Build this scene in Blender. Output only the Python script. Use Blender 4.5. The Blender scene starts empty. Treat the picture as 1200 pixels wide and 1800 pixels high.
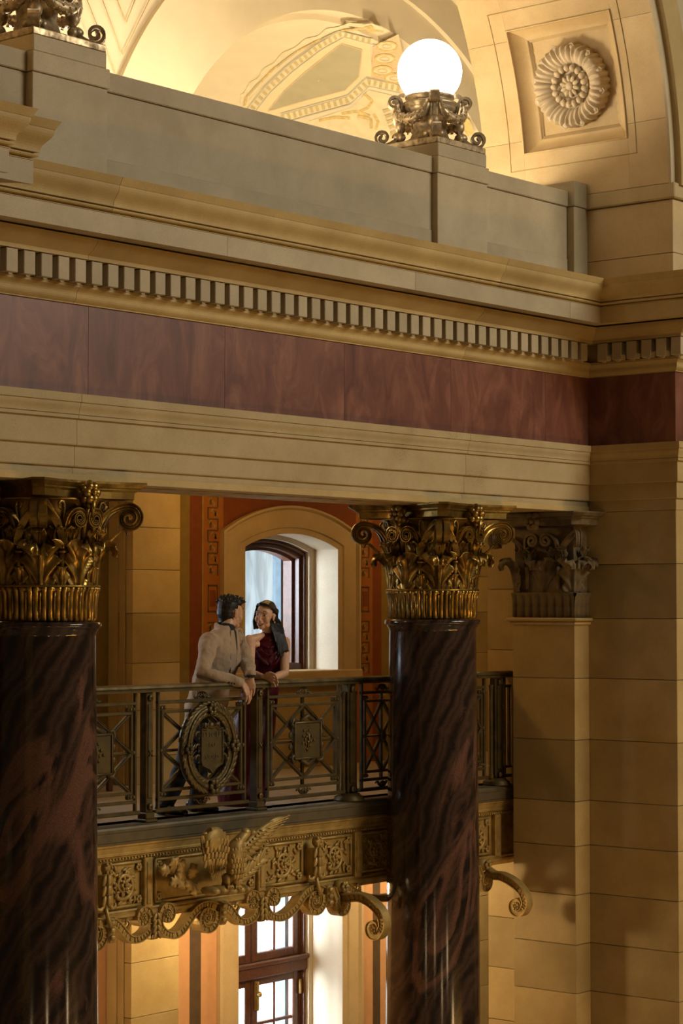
import bpy, bmesh, math, random
from mathutils import Vector, Matrix, noise
import numpy as np
random.seed(7)
PI = math.pi
SC = bpy.context.scene
COL = SC.collection

# ------------------------------------------------------------------ camera
ZC = 1.594
YAW, PIT, FPX = math.radians(49.95), math.radians(2.51), 3818.0
camd = bpy.data.cameras.new('camera'); cam = bpy.data.objects.new('camera', camd); COL.objects.link(cam)
camd.sensor_fit = 'VERTICAL'; camd.sensor_height = 36.0; camd.sensor_width = 24.0
camd.lens = FPX * 36.0 / 1800.0
camd.clip_end = 200
VV = Vector((math.sin(YAW) * math.cos(PIT), math.cos(YAW) * math.cos(PIT), math.sin(PIT)))
RR = Vector((math.cos(YAW), -math.sin(YAW), 0)); UU = RR.cross(VV)
cam.matrix_world = Matrix(((RR.x, UU.x, -VV.x, 0), (RR.y, UU.y, -VV.y, 0), (RR.z, UU.z, -VV.z, ZC), (0, 0, 0, 1)))
SC.camera = cam

# ------------------------------------------------------------------ world, lights, exposure
wd = bpy.data.worlds.new('hall_air'); SC.world = wd; wd.use_nodes = True
wd.node_tree.nodes['Background'].inputs[0].default_value = (1.0, 0.66, 0.34, 1)
wd.node_tree.nodes['Background'].inputs[1].default_value = 0.07
vs = SC.view_settings
vs.view_transform = 'Standard'; vs.look = 'None'; vs.gamma = 1.0; vs.use_curve_mapping = False
vs.exposure = -0.38
def light(name, kind, loc, energy, color, size=0.2, rot=None, sy=None, target=None, spread=None):
    d = bpy.data.lights.new(name, kind); d.energy = energy; d.color = color
    if kind == 'AREA':
        d.size = size
        if sy: d.shape = 'RECTANGLE'; d.size_y = sy
        if spread: d.spread = spread
    else:
        d.shadow_soft_size = size
    o = bpy.data.objects.new(name, d); COL.objects.link(o); o.location = loc
    if target is not None:
        o.rotation_euler = (Vector(target) - Vector(loc)).to_track_quat('-Z', 'Y').to_euler()
    elif rot: o.rotation_euler = rot
    return o
WARM = (1.0, 0.60, 0.20); AMB = (1.0, 0.68, 0.34); LOW = (1.0, 0.74, 0.40); DAY = (1.0, 0.925, 0.75); COOL = (0.72, 0.86, 1.0)
light('hall_daylight', 'AREA', (17.0, -1.5, 8.6), 1300, DAY, 7.0, sy=3.5, target=(12.5, 10.3, 3.0))
light('stair_hall_lamps', 'AREA', (14.5, 1.0, -5.0), 1600, (1.0, 0.50, 0.09), 5.0, sy=3.0, target=(12.5, 10.3, 2.5))
# globe lamps along the stair hall, mirrored in the polished columns
for i, (x, y, z, e) in enumerate([(3.0, 6.6, -2.6, 36), (5.6, 3.4, -2.4, 36), (8.6, 2.2, -2.9, 36), (11.2, 3.0, -2.2, 36), (13.2, 4.6, -2.6, 36)]):
    light('stair_globe', 'POINT', (x, y, z), e, AMB, 0.16)
# corridor lamps: gallery floor, floor below, upper gallery
for x, y, z, e, c in [(10.4, 12.6, 2.75, 36, WARM), (14.0, 12.4, 2.75, 30, WARM), (17.6, 12.5, 2.75, 40, WARM),
                      (10.6, 12.3, -0.75, 115, LOW), (14.0, 12.5, -0.75, 130, LOW), (17.4, 12.5, -0.75, 130, LOW)]:
    light('corridor_lamp', 'POINT', (x, y, z), e, c, 0.12)
for x, y, z, e in [(10.5, 11.8, 4.75, 275), (13.6, 11.9, 4.7, 275), (17.0, 12.0, 4.8, 275), (16.6, 16.6, 4.9, 150)]:
    light('upper_gallery_lamp', 'POINT', (x, y, z), e, (1.0, 0.86, 0.62), 0.25)
# daylight entering through the two windows
light('window_daylight', 'AREA', (14.2, 15.0, 1.9), 260, COOL, 1.2, sy=1.2, target=(16.25, 13.9, 1.5))
light('window_daylight', 'AREA', (11.31, 15.0, 1.8), 130, COOL, 1.2, sy=1.2, target=(11.6, 11.0, 1.2))
light('window_daylight', 'AREA', (14.1, 15.0, -1.9), 1000, COOL, 1.2, sy=2.0, target=(16.3, 13.9, -2.2))

# ------------------------------------------------------------------ pixel helpers (1200 x 1800 frame)
def ray(x, y): return VV * FPX + RR * (x - 600) + UU * (900 - y)
def onY(x, y, Y):
    d = ray(x, y); return Vector((0, 0, ZC)) + d * (Y / d.y)
def onX(x, y, X):
    d = ray(x, y); return Vector((0, 0, ZC)) + d * (X / d.x)
def onCyl(x, y, cx, cz, R):
    d = ray(x, y); a = d.x ** 2 + d.z ** 2
    b = 2 * (d.x * (0 - cx) + d.z * (ZC - cz)); c = cx * cx + (ZC - cz) ** 2 - R * R
    t = (-b + math.sqrt(max(0.0, b * b - 4 * a * c))) / (2 * a)
    return Vector((0, 0, ZC)) + d * t
def XY(x, Y): return onY(x, 1100, Y).x

# ------------------------------------------------------------------ materials
def new_mat(name):
    m = bpy.data.materials.new(name); m.use_nodes = True
    nt = m.node_tree; b = nt.nodes['Principled BSDF']
    return m, nt, b
def N(nt, t, **k):
    n = nt.nodes.new(t)
    for a, v in k.items():
        if a.startswith('i_'): n.inputs[a[2:].replace('_', ' ')].default_value = v
        else: setattr(n, a, v)
    return n
def L(nt, a, ai, b, bi): nt.links.new(a.outputs[ai], b.inputs[bi])
def c4(c): return (c[0], c[1], c[2], 1.0)
def ramp(nt, stops):
    r = N(nt, 'ShaderNodeValToRGB'); e = r.color_ramp.elements
    while len(e) > 1: e.remove(e[-1])
    e[0].position = stops[0][0]; e[0].color = c4(stops[0][1])
    for p, c in stops[1:]:
        x = e.new(p); x.color = c4(c)
    return r
def coords(nt, rnd=0.0):
    tc = N(nt, 'ShaderNodeTexCoord')
    if not rnd: return tc, 3
    oi = N(nt, 'ShaderNodeObjectInfo'); m = N(nt, 'ShaderNodeMath', operation='MULTIPLY'); m.inputs[1].default_value = rnd
    L(nt, oi, 'Random', m, 0)
    a = N(nt, 'ShaderNodeVectorMath', operation='ADD'); L(nt, tc, 3, a, 0); L(nt, m, 0, a, 1)
    return a, 0
def bump(nt, b, src, si, strength, dist):
    bp = N(nt, 'ShaderNodeBump'); bp.inputs['Strength'].default_value = strength; bp.inputs['Distance'].default_value = dist
    L(nt, src, si, bp, 'Height'); L(nt, bp, 0, b, 'Normal')
def stone(name, c1, c2, var=0.22, pits=0.0, rough=0.62, grain=120, spec=0.35):
    m, nt, b = new_mat(name)
    v, vi = coords(nt, 37.0)
    n1 = N(nt, 'ShaderNodeTexNoise'); n1.inputs['Scale'].default_value = 2.2; n1.inputs['Detail'].default_value = 8; n1.inputs['Roughness'].default_value = 0.62
    L(nt, v, vi, n1, 0)
    r = ramp(nt, [(0.30, c1), (0.70, c2)]); L(nt, n1, 0, r, 0)
    n2 = N(nt, 'ShaderNodeTexNoise'); n2.inputs['Scale'].default_value = grain; n2.inputs['Detail'].default_value = 4; L(nt, v, vi, n2, 0)
    mx = N(nt, 'ShaderNodeMix', data_type='RGBA', blend_type='MULTIPLY'); mx.inputs[0].default_value = 0.22
    g = ramp(nt, [(0.3, (0.55, 0.5, 0.45)), (0.62, (1, 1, 1))]); L(nt, n2, 0, g, 0)
    L(nt, r, 0, mx, 6); L(nt, g, 0, mx, 7)
    out, oi_ = mx, 2
    if pits:
        n3 = N(nt, 'ShaderNodeTexNoise'); n3.inputs['Scale'].default_value = 120; n3.inputs['Detail'].default_value = 6; L(nt, v, vi, n3, 0)
        n4 = N(nt, 'ShaderNodeTexNoise'); n4.inputs['Scale'].default_value = 2.6; L(nt, v, vi, n4, 0)
        ad = N(nt, 'ShaderNodeMath', operation='MULTIPLY'); L(nt, n3, 0, ad, 0); L(nt, n4, 0, ad, 1)
        pr = ramp(nt, [(0.33, (1, 1, 1)), (0.41, (0.5, 0.42, 0.32))]); L(nt, ad, 0, pr, 0)
        m3 = N(nt, 'ShaderNodeMix', data_type='RGBA', blend_type='MULTIPLY'); m3.inputs[0].default_value = pits
        L(nt, out, oi_, m3, 6); L(nt, pr, 0, m3, 7); out = m3
    oi = N(nt, 'ShaderNodeObjectInfo')
    mr = N(nt, 'ShaderNodeMapRange'); mr.inputs[3].default_value = 1 - var; mr.inputs[4].default_value = 1 + var * 0.6; L(nt, oi, 'Random', mr, 0)
    hs = N(nt, 'ShaderNodeHueSaturation'); L(nt, mr, 0, hs, 'Value'); L(nt, out, oi_, hs, 'Color')
    L(nt, hs, 0, b, 'Base Color')
    b.inputs['Roughness'].default_value = rough; b.inputs['Specular IOR Level'].default_value = spec
    bump(nt, b, n2, 0, 0.25, 0.004)
    return m
def plain(name, c, rough=0.6, metal=0.0, spec=0.4, nz=0.15, scale=14, bumps=0.0):
    m, nt, b = new_mat(name)
    v, vi = coords(nt)
    n = N(nt, 'ShaderNodeTexNoise'); n.inputs['Scale'].default_value = scale; n.inputs['Detail'].default_value = 5; L(nt, v, vi, n, 0)
    lo = tuple(x * (1 - nz) for x in c); hi = tuple(min(1, x * (1 + nz)) for x in c)
    r = ramp(nt, [(0.3, lo), (0.7, hi)]); L(nt, n, 0, r, 0); L(nt, r, 0, b, 'Base Color')
    b.inputs['Roughness'].default_value = rough; b.inputs['Metallic'].default_value = metal; b.inputs['Specular IOR Level'].default_value = spec
    if bumps: bump(nt, b, n, 0, bumps, 0.004)
    return m
def bronze(name, c, dark, rough=0.36, metal=0.85, scale=9):
    m, nt, b = new_mat(name)
    v, vi = coords(nt, 11.0)
    n = N(nt, 'ShaderNodeTexNoise'); n.inputs['Scale'].default_value = scale; n.inputs['Detail'].default_value = 7; L(nt, v, vi, n, 0)
    r = ramp(nt, [(0.32, dark), (0.62, c)]); L(nt, n, 0, r, 0); L(nt, r, 0, b, 'Base Color')
    rr = ramp(nt, [(0.3, (rough + .18,) * 3), (0.7, (rough - .06,) * 3)]); L(nt, n, 0, rr, 0); L(nt, rr, 0, b, 'Roughness')
    b.inputs['Metallic'].default_value = metal
    n2 = N(nt, 'ShaderNodeTexNoise'); n2.inputs['Scale'].default_value = 70; L(nt, v, vi, n2, 0)
    bump(nt, b, n2, 0, 0.15, 0.003)
    return m
def marble(name):
    m, nt, b = new_mat(name)
    v, vi = coords(nt, 53.0)
    mp = N(nt, 'ShaderNodeMapping'); mp.inputs['Rotation'].default_value = (0.2, 0.55, 0.3); mp.inputs['Scale'].default_value = (1.0, 1.0, 0.42); L(nt, v, vi, mp, 0)
    n0 = N(nt, 'ShaderNodeTexNoise'); n0.inputs['Scale'].default_value = 1.7; n0.inputs['Detail'].default_value = 3; L(nt, mp, 0, n0, 0)
    mxv = N(nt, 'ShaderNodeMix', data_type='VECTOR'); mxv.inputs[0].default_value = 0.45; L(nt, mp, 0, mxv, 4); L(nt, n0, 'Color', mxv, 5)
    n1 = N(nt, 'ShaderNodeTexNoise'); n1.inputs['Scale'].default_value = 6.0; n1.inputs['Detail'].default_value = 10; n1.inputs['Roughness'].default_value = 0.66; n1.inputs['Distortion'].default_value = 0.8; L(nt, mxv, 1, n1, 0)
    r = ramp(nt, [(0.30, (0.085, 0.026, 0.016)), (0.48, (0.145, 0.050, 0.030)), (0.62, (0.21, 0.082, 0.050)), (0.80, (0.29, 0.135, 0.085))]); L(nt, n1, 0, r, 0)
    oi = N(nt, 'ShaderNodeObjectInfo'); mr = N(nt, 'ShaderNodeMapRange'); mr.inputs[3].default_value = 0.82; mr.inputs[4].default_value = 1.2; L(nt, oi, 'Random', mr, 0)
    hs = N(nt, 'ShaderNodeHueSaturation'); L(nt, mr, 0, hs, 'Value'); L(nt, r, 0, hs, 'Color'); L(nt, hs, 0, b, 'Base Color')
    b.inputs['Roughness'].default_value = 0.42
    return m
def granite(name):
    m, nt, b = new_mat(name)
    tc = N(nt, 'ShaderNodeTexCoord')
    oi = N(nt, 'ShaderNodeObjectInfo'); mm = N(nt, 'ShaderNodeMath', operation='MULTIPLY'); mm.inputs[1].default_value = 9.0; L(nt, oi, 'Random', mm, 0)
    # bands climb steeply from lower left to upper right as seen from the hall
    mp = N(nt, 'ShaderNodeMapping'); mp.inputs['Rotation'].default_value = (0.0, 0.0, math.radians(50)); L(nt, tc, 3, mp, 0)
    mp2 = N(nt, 'ShaderNodeMapping'); mp2.inputs['Rotation'].default_value = (0.0, math.radians(-24), 0.0); L(nt, mp, 0, mp2, 0)
    ad = N(nt, 'ShaderNodeVectorMath', operation='ADD'); L(nt, mp2, 0, ad, 0); L(nt, mm, 0, ad, 1)
    wv = N(nt, 'ShaderNodeTexWave'); wv.bands_direction = 'X'; wv.inputs['Scale'].default_value = 2.3; wv.inputs['Distortion'].default_value = 9.0; wv.inputs['Detail'].default_value = 4; wv.inputs['Detail Scale'].default_value = 0.55; wv.inputs['Detail Roughness'].default_value = 0.6; L(nt, ad, 0, wv, 0)
    r = ramp(nt, [(0.0, (0.016, 0.010, 0.008)), (0.30, (0.034, 0.019, 0.014)), (0.55, (0.050, 0.028, 0.020)), (0.85, (0.062, 0.035, 0.025)), (1.0, (0.038, 0.022, 0.016))]); L(nt, wv, 0, r, 0)
    sq = N(nt, 'ShaderNodeMapping'); sq.inputs['Scale'].default_value = (2.6, 2.6, 0.8); L(nt, ad, 0, sq, 0)
    n1 = N(nt, 'ShaderNodeTexNoise'); n1.inputs['Scale'].default_value = 0.9; n1.inputs['Detail'].default_value = 6; n1.inputs['Roughness'].default_value = 0.5; n1.inputs['Distortion'].default_value = 1.1; L(nt, sq, 0, n1, 0)
    vr = ramp(nt, [(0.545, (0, 0, 0)), (0.60, (1, 1, 1)), (0.64, (1, 1, 1)), (0.67, (0, 0, 0))]); L(nt, n1, 0, vr, 0)
    mx = N(nt, 'ShaderNodeMix', data_type='RGBA'); L(nt, vr, 0, mx, 0); L(nt, r, 0, mx, 6); mx.inputs[7].default_value = (0.125, 0.060, 0.040, 1)
    n2 = N(nt, 'ShaderNodeTexNoise'); n2.inputs['Scale'].default_value = 130; L(nt, tc, 3, n2, 0)
    m2 = N(nt, 'ShaderNodeMix', data_type='RGBA', blend_type='MULTIPLY'); m2.inputs[0].default_value = 0.5
    gr = ramp(nt, [(0.35, (0.4, 0.4, 0.4)), (0.65, (1.3, 1.25, 1.2))]); L(nt, n2, 0, gr, 0); L(nt, mx, 2, m2, 6); L(nt, gr, 0, m2, 7)
    L(nt, m2, 2, b, 'Base Color'); b.inputs['Roughness'].default_value = 0.13; b.inputs['Specular IOR Level'].default_value = 0.5
    return m
def emit(name, c, s):
    m, nt, b = new_mat(name)
    b.inputs['Base Color'].default_value = c4(c); b.inputs['Emission Color'].default_value = c4(c); b.inputs['Emission Strength'].default_value = s
    return m
def pane_mat(name, base, s, streaks):
    # day-lit window: bright outdoors seen through the glass, soft vertical curtain folds
    m, nt, b = new_mat(name)
    tc = N(nt, 'ShaderNodeTexCoord'); mp = N(nt, 'ShaderNodeMapping'); mp.inputs['Scale'].default_value = (5.0, 1.0, 1.1); L(nt, tc, 3, mp, 0)
    n = N(nt, 'ShaderNodeTexNoise'); n.inputs['Scale'].default_value = 1.6; n.inputs['Detail'].default_value = 4; n.inputs['Distortion'].default_value = 0.6; L(nt, mp, 0, n, 0)
    lo = tuple(x * (1 - streaks) for x in base)
    r = ramp(nt, [(0.36, lo), (0.60, base)]); L(nt, n, 0, r, 0)
    b.inputs['Base Color'].default_value = (0.05, 0.05, 0.05, 1); b.inputs['Roughness'].default_value = 0.05
    L(nt, r, 0, b, 'Emission Color'); b.inputs['Emission Strength'].default_value = s
    return m
M = {}
M['stone'] = stone('limestone', (0.385, 0.268, 0.102), (0.52, 0.382, 0.168), 0.20)
M['stone_pit'] = stone('limestone_pitted', (0.39, 0.295, 0.145), (0.50, 0.39, 0.21), 0.10, pits=0.6)
M['grey'] = stone('limestone_grey', (0.365, 0.298, 0.185), (0.48, 0.395, 0.26), 0.10, pits=0.25)  # greyer copy of the limestone, hall daylight put into its colour
M['arch'] = stone('limestone_arch', (0.47, 0.335, 0.16), (0.58, 0.43, 0.235), 0.08)
M['carve'] = stone('carved_limestone', (0.50, 0.40, 0.27), (0.60, 0.49, 0.34), 0.04)
M['mortar'] = plain('mortar', (0.10, 0.07, 0.04), 0.9)
M['marble'] = marble('red_marble')
M['granite'] = granite('polished_granite')
M['gold'] = bronze('gilt_bronze', (0.50, 0.345, 0.115), (0.30, 0.195, 0.055), 0.47, 0.42)
M['gilt'] = bronze('gilded_capital', (0.42, 0.265, 0.065), (0.11, 0.06, 0.012), 0.32, 0.9)
M['rail'] = bronze('patinated_bronze', (0.125, 0.090, 0.034), (0.060, 0.043, 0.016), 0.44, 0.55)
M['slab'] = plain('dark_bronze_ledge', (0.13, 0.105, 0.062), 0.42, 0.25)
M['lampmetal'] = bronze('lamp_bronze', (0.50, 0.39, 0.24), (0.20, 0.14, 0.075), 0.42, 0.7, 20)
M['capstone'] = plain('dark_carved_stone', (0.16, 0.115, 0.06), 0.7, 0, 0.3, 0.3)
M['plaster'] = plain('cream_plaster', (0.70, 0.60, 0.42), 0.85, 0, 0.2, 0.04, 3)
M['rust'] = plain('rust_paint', (0.20, 0.052, 0.012), 0.75, 0, 0.2, 0.08)
M['orange'] = plain('orange_paint', (0.33, 0.115, 0.02), 0.75, 0, 0.2, 0.08)
M['olive'] = plain('olive_paint', (0.24, 0.155, 0.035), 0.75, 0, 0.2, 0.06)
M['ornpaint'] = plain('ornament_paint', (0.10, 0.055, 0.02), 0.8)
M['orngold'] = plain('ornament_gold_paint', (0.33, 0.19, 0.04), 0.7)
M['salmon'] = plain('salmon_paint', (0.56, 0.30, 0.145), 0.8, 0, 0.2, 0.05)
M['brownband'] = plain('brown_paint', (0.085, 0.05, 0.022), 0.8)
M['wood'] = plain('dark_wood', (0.10, 0.034, 0.014), 0.4, 0, 0.5, 0.3, 30)
M['jamb'] = plain('outer_jamb_stone', (0.07, 0.10, 0.12), 0.8)
def glass_mat(name):
    m, nt, b = new_mat(name); t = N(nt, 'ShaderNodeBsdfTransparent'); gl_ = N(nt, 'ShaderNodeBsdfGlossy'); gl_.inputs['Roughness'].default_value = 0.02
    mx = N(nt, 'ShaderNodeMixShader'); mx.inputs[0].default_value = 0.06; L(nt, t, 0, mx, 1); L(nt, gl_, 0, mx, 2); L(nt, mx, 0, nt.nodes['Material Output'], 0); return m
M['glass'] = glass_mat('window_glass')
M['outdoor'] = pane_mat('outdoor_daylight', (0.74, 0.90, 0.98), 1.25, 0.38)
M['outdoor_white'] = pane_mat('outdoor_daylight_white', (0.92, 0.97, 1.0), 4.0, 0.1)
M['globe'] = emit('lamp_globe_glass', (1.0, 0.93, 0.80), 9.0)
M['floor'] = plain('pale_floor_stone', (0.42, 0.36, 0.27), 0.3, 0, 0.5, 0.1, 3)

# ------------------------------------------------------------------ mesh helpers
class MB:
    def __init__(s): s.v = []; s.f = []; s.sm = []
    def add(s, vs_, fs, smooth=False):
        k = len(s.v); s.v.extend([tuple(p) for p in vs_]); s.f.extend([tuple(i + k for i in f) for f in fs]); s.sm.extend([smooth] * len(fs)); return s
    def box(s, x0, x1, y0, y1, z0, z1, b=0.0):
        if x0 > x1: x0, x1 = x1, x0
        if y0 > y1: y0, y1 = y1, y0
        if z0 > z1: z0, z1 = z1, z0
        if b <= 0:
            v = [(x, y, z) for z in (z0, z1) for y in (y0, y1) for x in (x0, x1)]
            return s.add(v, [(0, 2, 3, 1), (4, 5, 7, 6), (0, 1, 5, 4), (2, 6, 7, 3), (0, 4, 6, 2), (1, 3, 7, 5)])
        b = min(b, (x1 - x0) * .45, (y1 - y0) * .45, (z1 - z0) * .45)
        lo = (x0, y0, z0); hi = (x1, y1, z1); v = []; idx = {}
        for i in range(8):
            sg = ((i & 1), (i >> 1) & 1, (i >> 2) & 1)
            for a in range(3):
                p = []
                for k in range(3):
                    e = hi[k] if sg[k] else lo[k]
                    if k != a: e += -b if sg[k] else b
                    p.append(e)
                idx[(i, a)] = len(v); v.append(tuple(p))
        f = []
        for a in range(3):
            u, w = (a + 1) % 3, (a + 2) % 3
            for sgn in (0, 1):
                base = sgn << a
                q = [base, base | (1 << u), base | (1 << u) | (1 << w), base | (1 << w)]
                q = [idx[(i, a)] for i in q]
                f.append(tuple(q if sgn else q[::-1]))
        for a in range(3):
            u, w = (a + 1) % 3, (a + 2) % 3
            for su in (0, 1):
                for sw in (0, 1):
                    i0 = (su << u) | (sw << w); i1 = i0 | (1 << a)
                    f.append((idx[(i0, u)], idx[(i0, w)], idx[(i1, w)], idx[(i1, u)]))
        for i in range(8): f.append((idx[(i, 0)], idx[(i, 1)], idx[(i, 2)]))
        return s.add(v, f)
    def loft(s, rings, closed=True, caps=True, smooth=False):
        n = len(rings[0]); vs_ = [p for r in rings for p in r]; fs = []
        m = n if closed else n - 1
        for i in range(len(rings) - 1):
            for j in range(m):
                a = i * n + j; b = i * n + (j + 1) % n
                fs.append((a, b, b + n, a + n))
        if caps and closed:
            fs.append(tuple(range(n - 1, -1, -1))); k = (len(rings) - 1) * n; fs.append(tuple(range(k, k + n)))
        return s.add(vs_, fs, smooth)
    def tube(s, path, r, n=8, caps=True, flat=None, smooth=True):
        P = [Vector(p) for p in path]; m = len(P); rings = []
        t = (P[1] - P[0]).normalized(); up = Vector((0, 0, 1)) if abs(t.z) < .9 else Vector((1, 0, 0))
        nx = t.cross(up).normalized()
        for i in range(m):
            t = (P[min(i + 1, m - 1)] - P[max(i - 1, 0)])
            if t.length < 1e-9: t = Vector((0, 0, 1))
            t.normalize(); nx = (nx - t * nx.dot(t))
            if nx.length < 1e-6: nx = t.orthogonal()
            nx.normalize(); ny = t.cross(nx)
            rr = r[i] if isinstance(r, (list, tuple)) else r
            rings.append([P[i] + (nx * math.cos(2 * PI * k / n) + ny * math.sin(2 * PI * k / n) * (flat or 1)) * rr for k in range(n)])
        return s.loft(rings, True, caps, smooth)
    def lathe(s, prof, n=32, c=(0, 0, 0), smooth=True, a0=0, a1=2 * PI, caps=True):
        full = abs(a1 - a0 - 2 * PI) < 1e-6; k = n if full else n + 1; rings = []
        for r, z in prof:
            rings.append([(c[0] + r * math.cos(a0 + (a1 - a0) * i / n), c[1] + r * math.sin(a0 + (a1 - a0) * i / n), c[2] + z) for i in range(k)])
        return s.loft(rings, full, caps, smooth)
    def ball(s, c, r, n=12, m=8, rot=None):
        if not isinstance(r, (tuple, list)): r = (r, r, r)
        vs_ = []; fs = []
        for i in range(m + 1):
            th = PI * i / m
            for j in range(n):
                ph = 2 * PI * j / n
                p = Vector((r[0] * math.sin(th) * math.cos(ph), r[1] * math.sin(th) * math.sin(ph), r[2] * math.cos(th)))
                if rot is not None: p = rot @ p
                vs_.append(p + Vector(c))
        for i in range(m):
            for j in range(n):
                a = i * n + j; b = i * n + (j + 1) % n
                fs.append((a, a + n, b + n, b))
        return s.add(vs_, fs, True)
    def prism(s, poly, h, fn):   # poly in 2D, fn(u, v, w) -> 3D, w in (0, h)
        n = len(poly); vs_ = [fn(u, v, 0) for u, v in poly] + [fn(u, v, h) for u, v in poly]
        fs = [(i, (i + 1) % n, n + (i + 1) % n, n + i) for i in range(n)] + [tuple(range(n - 1, -1, -1)), tuple(range(n, 2 * n))]
        return s.add(vs_, fs)
    def xf(s, mat):
        s.v = [tuple(mat @ Vector(p)) for p in s.v]; return s
    def merge(s, o): return s.add(o.v, o.f) if False else s._m(o)
    def _m(s, o):
        k = len(s.v); s.v.extend(o.v); s.f.extend([tuple(i + k for i in f) for f in o.f]); s.sm.extend(o.sm); return s
    def mesh(s, name, m=None, weld=True, fix=True):
        me = bpy.data.meshes.new(name); me.from_pydata(s.v, [], s.f); 
        me.polygons.foreach_set('use_smooth', s.sm)
        if fix:
            b = bmesh.new(); b.from_mesh(me)
            if weld: bmesh.ops.remove_doubles(b, verts=b.verts, dist=1e-6)
            bmesh.ops.recalc_face_normals(b, faces=b.faces); b.to_mesh(me); b.free()
        if m: me.materials.append(M[m] if isinstance(m, str) else m)
        me.update(); return me
def ob(name, me, parent=None, loc=(0, 0, 0), rot=(0, 0, 0), scale=(1, 1, 1), label=None):
    o = bpy.data.objects.new(name, me); COL.objects.link(o); o.location = loc; o.rotation_euler = rot; o.scale = scale
    if parent is not None: o.parent = parent
    if label: o['label'] = label
    return o
def part(name, mb, m, parent=None, loc=(0, 0, 0), rot=(0, 0, 0), label=None, **k):
    return ob(name, mb.mesh(name, m, **k), parent, loc, rot, label=label)
def thing(name, label, cat, loc=(0, 0, 0), rot=(0, 0, 0), group=None, kind=None):
    o = bpy.data.objects.new(name, None); COL.objects.link(o); o.location = loc; o.rotation_euler = rot
    o.empty_display_size = 0.2
    tag(o, label, cat, group, kind); return o
def tag(o, label=None, cat=None, group=None, kind=None):
    if label: o['label'] = label
    if cat: o['category'] = cat
    if group: o['group'] = group
    if kind: o['kind'] = kind
    return o
def copy_tree(o, parent=None):
    c = o.copy(); COL.objects.link(c); c.parent = parent
    for ch in list(o.children): copy_tree(ch, c)
    return c
def struct(name, mb, m, label, cat, **k):
    o = part(name, mb, m, **k); tag(o, label, cat, None, 'structure'); return o
# ------------------------------------------------------------------ architecture: key planes (metres)
XW, YE, XP, YP2, YF, YB = 15.527, 10.30, 15.307, 10.94, 9.436, 11.37
XC = 11.685; XL = 2 * XC - XW
YW = 13.75            # window wall
def curve_s(p0, p1, k=8, kind='s'):
    (a, b), (c, d) = p0, p1; out = []
    for i in range(k + 1):
        t = i / k
        if kind == 's': u = t - 0.16 * math.sin(2 * PI * t)         # cyma recta
        elif kind == 'r': u = t + 0.16 * math.sin(2 * PI * t)       # cyma reversa
        elif kind == 'o': u = 1 - math.cos(t * PI / 2)              # ovolo: full at top
        elif kind == 'c': u = math.sin(t * PI / 2)                  # cavetto
        out.append((a + (c - a) * u, b + (d - b) * t))
    return out
CROWN = [(.49, 4.306), (.466, 4.260)] + curve_s((.462, 4.258), (.405, 4.130), 10, 's') + [(.380, 4.128), (.380, 4.122), (.398, 4.120), (.400, 4.112), (.394, 4.104), (.382, 4.102), (.366, 4.098), (.366, 4.092), (.384, 4.090), (.384, 4.086)]
CORONA = [(.379, 4.085), (.379, 3.951), (.360, 3.951), (.360, 3.958), (.245, 3.958)]
BED = [(.240, 3.944)] + curve_s((.238, 3.942), (.152, 3.850), 8, 'o') + [(.148, 3.848), (.148, 3.822)]
DBACK = [(.035, 3.822), (.035, 3.668)]
LOWB = [(.075, 3.668), (.075, 3.648)] + curve_s((.070, 3.645), (.012, 3.556), 8, 'r') + [(.012, 3.550)]
FRZ = [(0, 3.549), (0, 2.963)]
ARC = [(.060, 2.962), (.060, 2.909), (.050, 2.906)] + curve_s((.050, 2.903), (.034, 2.832), 8, 's') + [(.026, 2.828), (.032, 2.826), (.032, 2.806), (.012, 2.802), (.014, 2.640), (.010, 2.634), (-.008, 2.632), (-.006, 2.502), (-.010, 2.496), (-.026, 2.494), (-.024, 2.401)]
ARC = [(d_ + .024, z_) for d_, z_ in ARC]
def run(prof, mode, a0, a1, back=-.14):
    """mode F: along X on the front (inner corner at XW when a1 is None); R: along Y on the return; W: along X on the near wall; L: left wall"""
    ps = list(prof) + [(back, prof[-1][1]), (back, prof[0][1])]
    A, B = [], []
    for d, z in ps:
        if mode == 'F':
            A.append((a0, YE - d, z)); B.append(((XW - d) if a1 is None else a1, YE - d, z))
        elif mode == 'R':
            A.append((XW - d, YE - d, z)); B.append((XW - d, YF - d, z))
        elif mode == 'W':
            A.append((XW - d, YF - d, z)); B.append((a1, YF - d, z))
        elif mode == 'L':
            A.append((a0, YF - d, z)); B.append((XL - .12 + d, YF - d, z))
        elif mode == 'L2':
            A.append((a0, YF - .14 - d, z)); B.append((XL - .42 + d, YF - .14 - d, z))
    return MB().loft([A, B])
GAP = 0.003
def joints(xs, last=None):
    return [(a + GAP / 2, (b - GAP / 2) if b is not None else None) for a, b in zip(xs[:-1], xs[1:])]
tr1 = struct('trim_1', MB().box(6.0, XW - .01, YE + .13, YP2, 2.41, 4.28), 'mortar', 'classical stone entablature with red marble frieze above the columns', 'entablature')
for a, b in joints([6.0, 9.527, 13.702, None]): part('crown_stone', run(CROWN, 'F', a, b), 'stone', tr1)
for a, b in joints([6.0, 8.55, 10.613, 12.657, 14.702, None]): part('corona_stone', run(CORONA, 'F', a, b), 'grey', tr1)
for a, b in joints([6.0, 9.554, 13.72, None]):
    part('bed_moulding', run(BED, 'F', a, b), 'stone', tr1); part('lower_moulding', run(LOWB, 'F', a, b), 'stone', tr1)
part('dentil_band', run(DBACK, 'F', 6.0, None), 'stone', tr1)
dent = MB().box(-.048, .048, -.105, 0, -.074, .074, .004)
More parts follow.
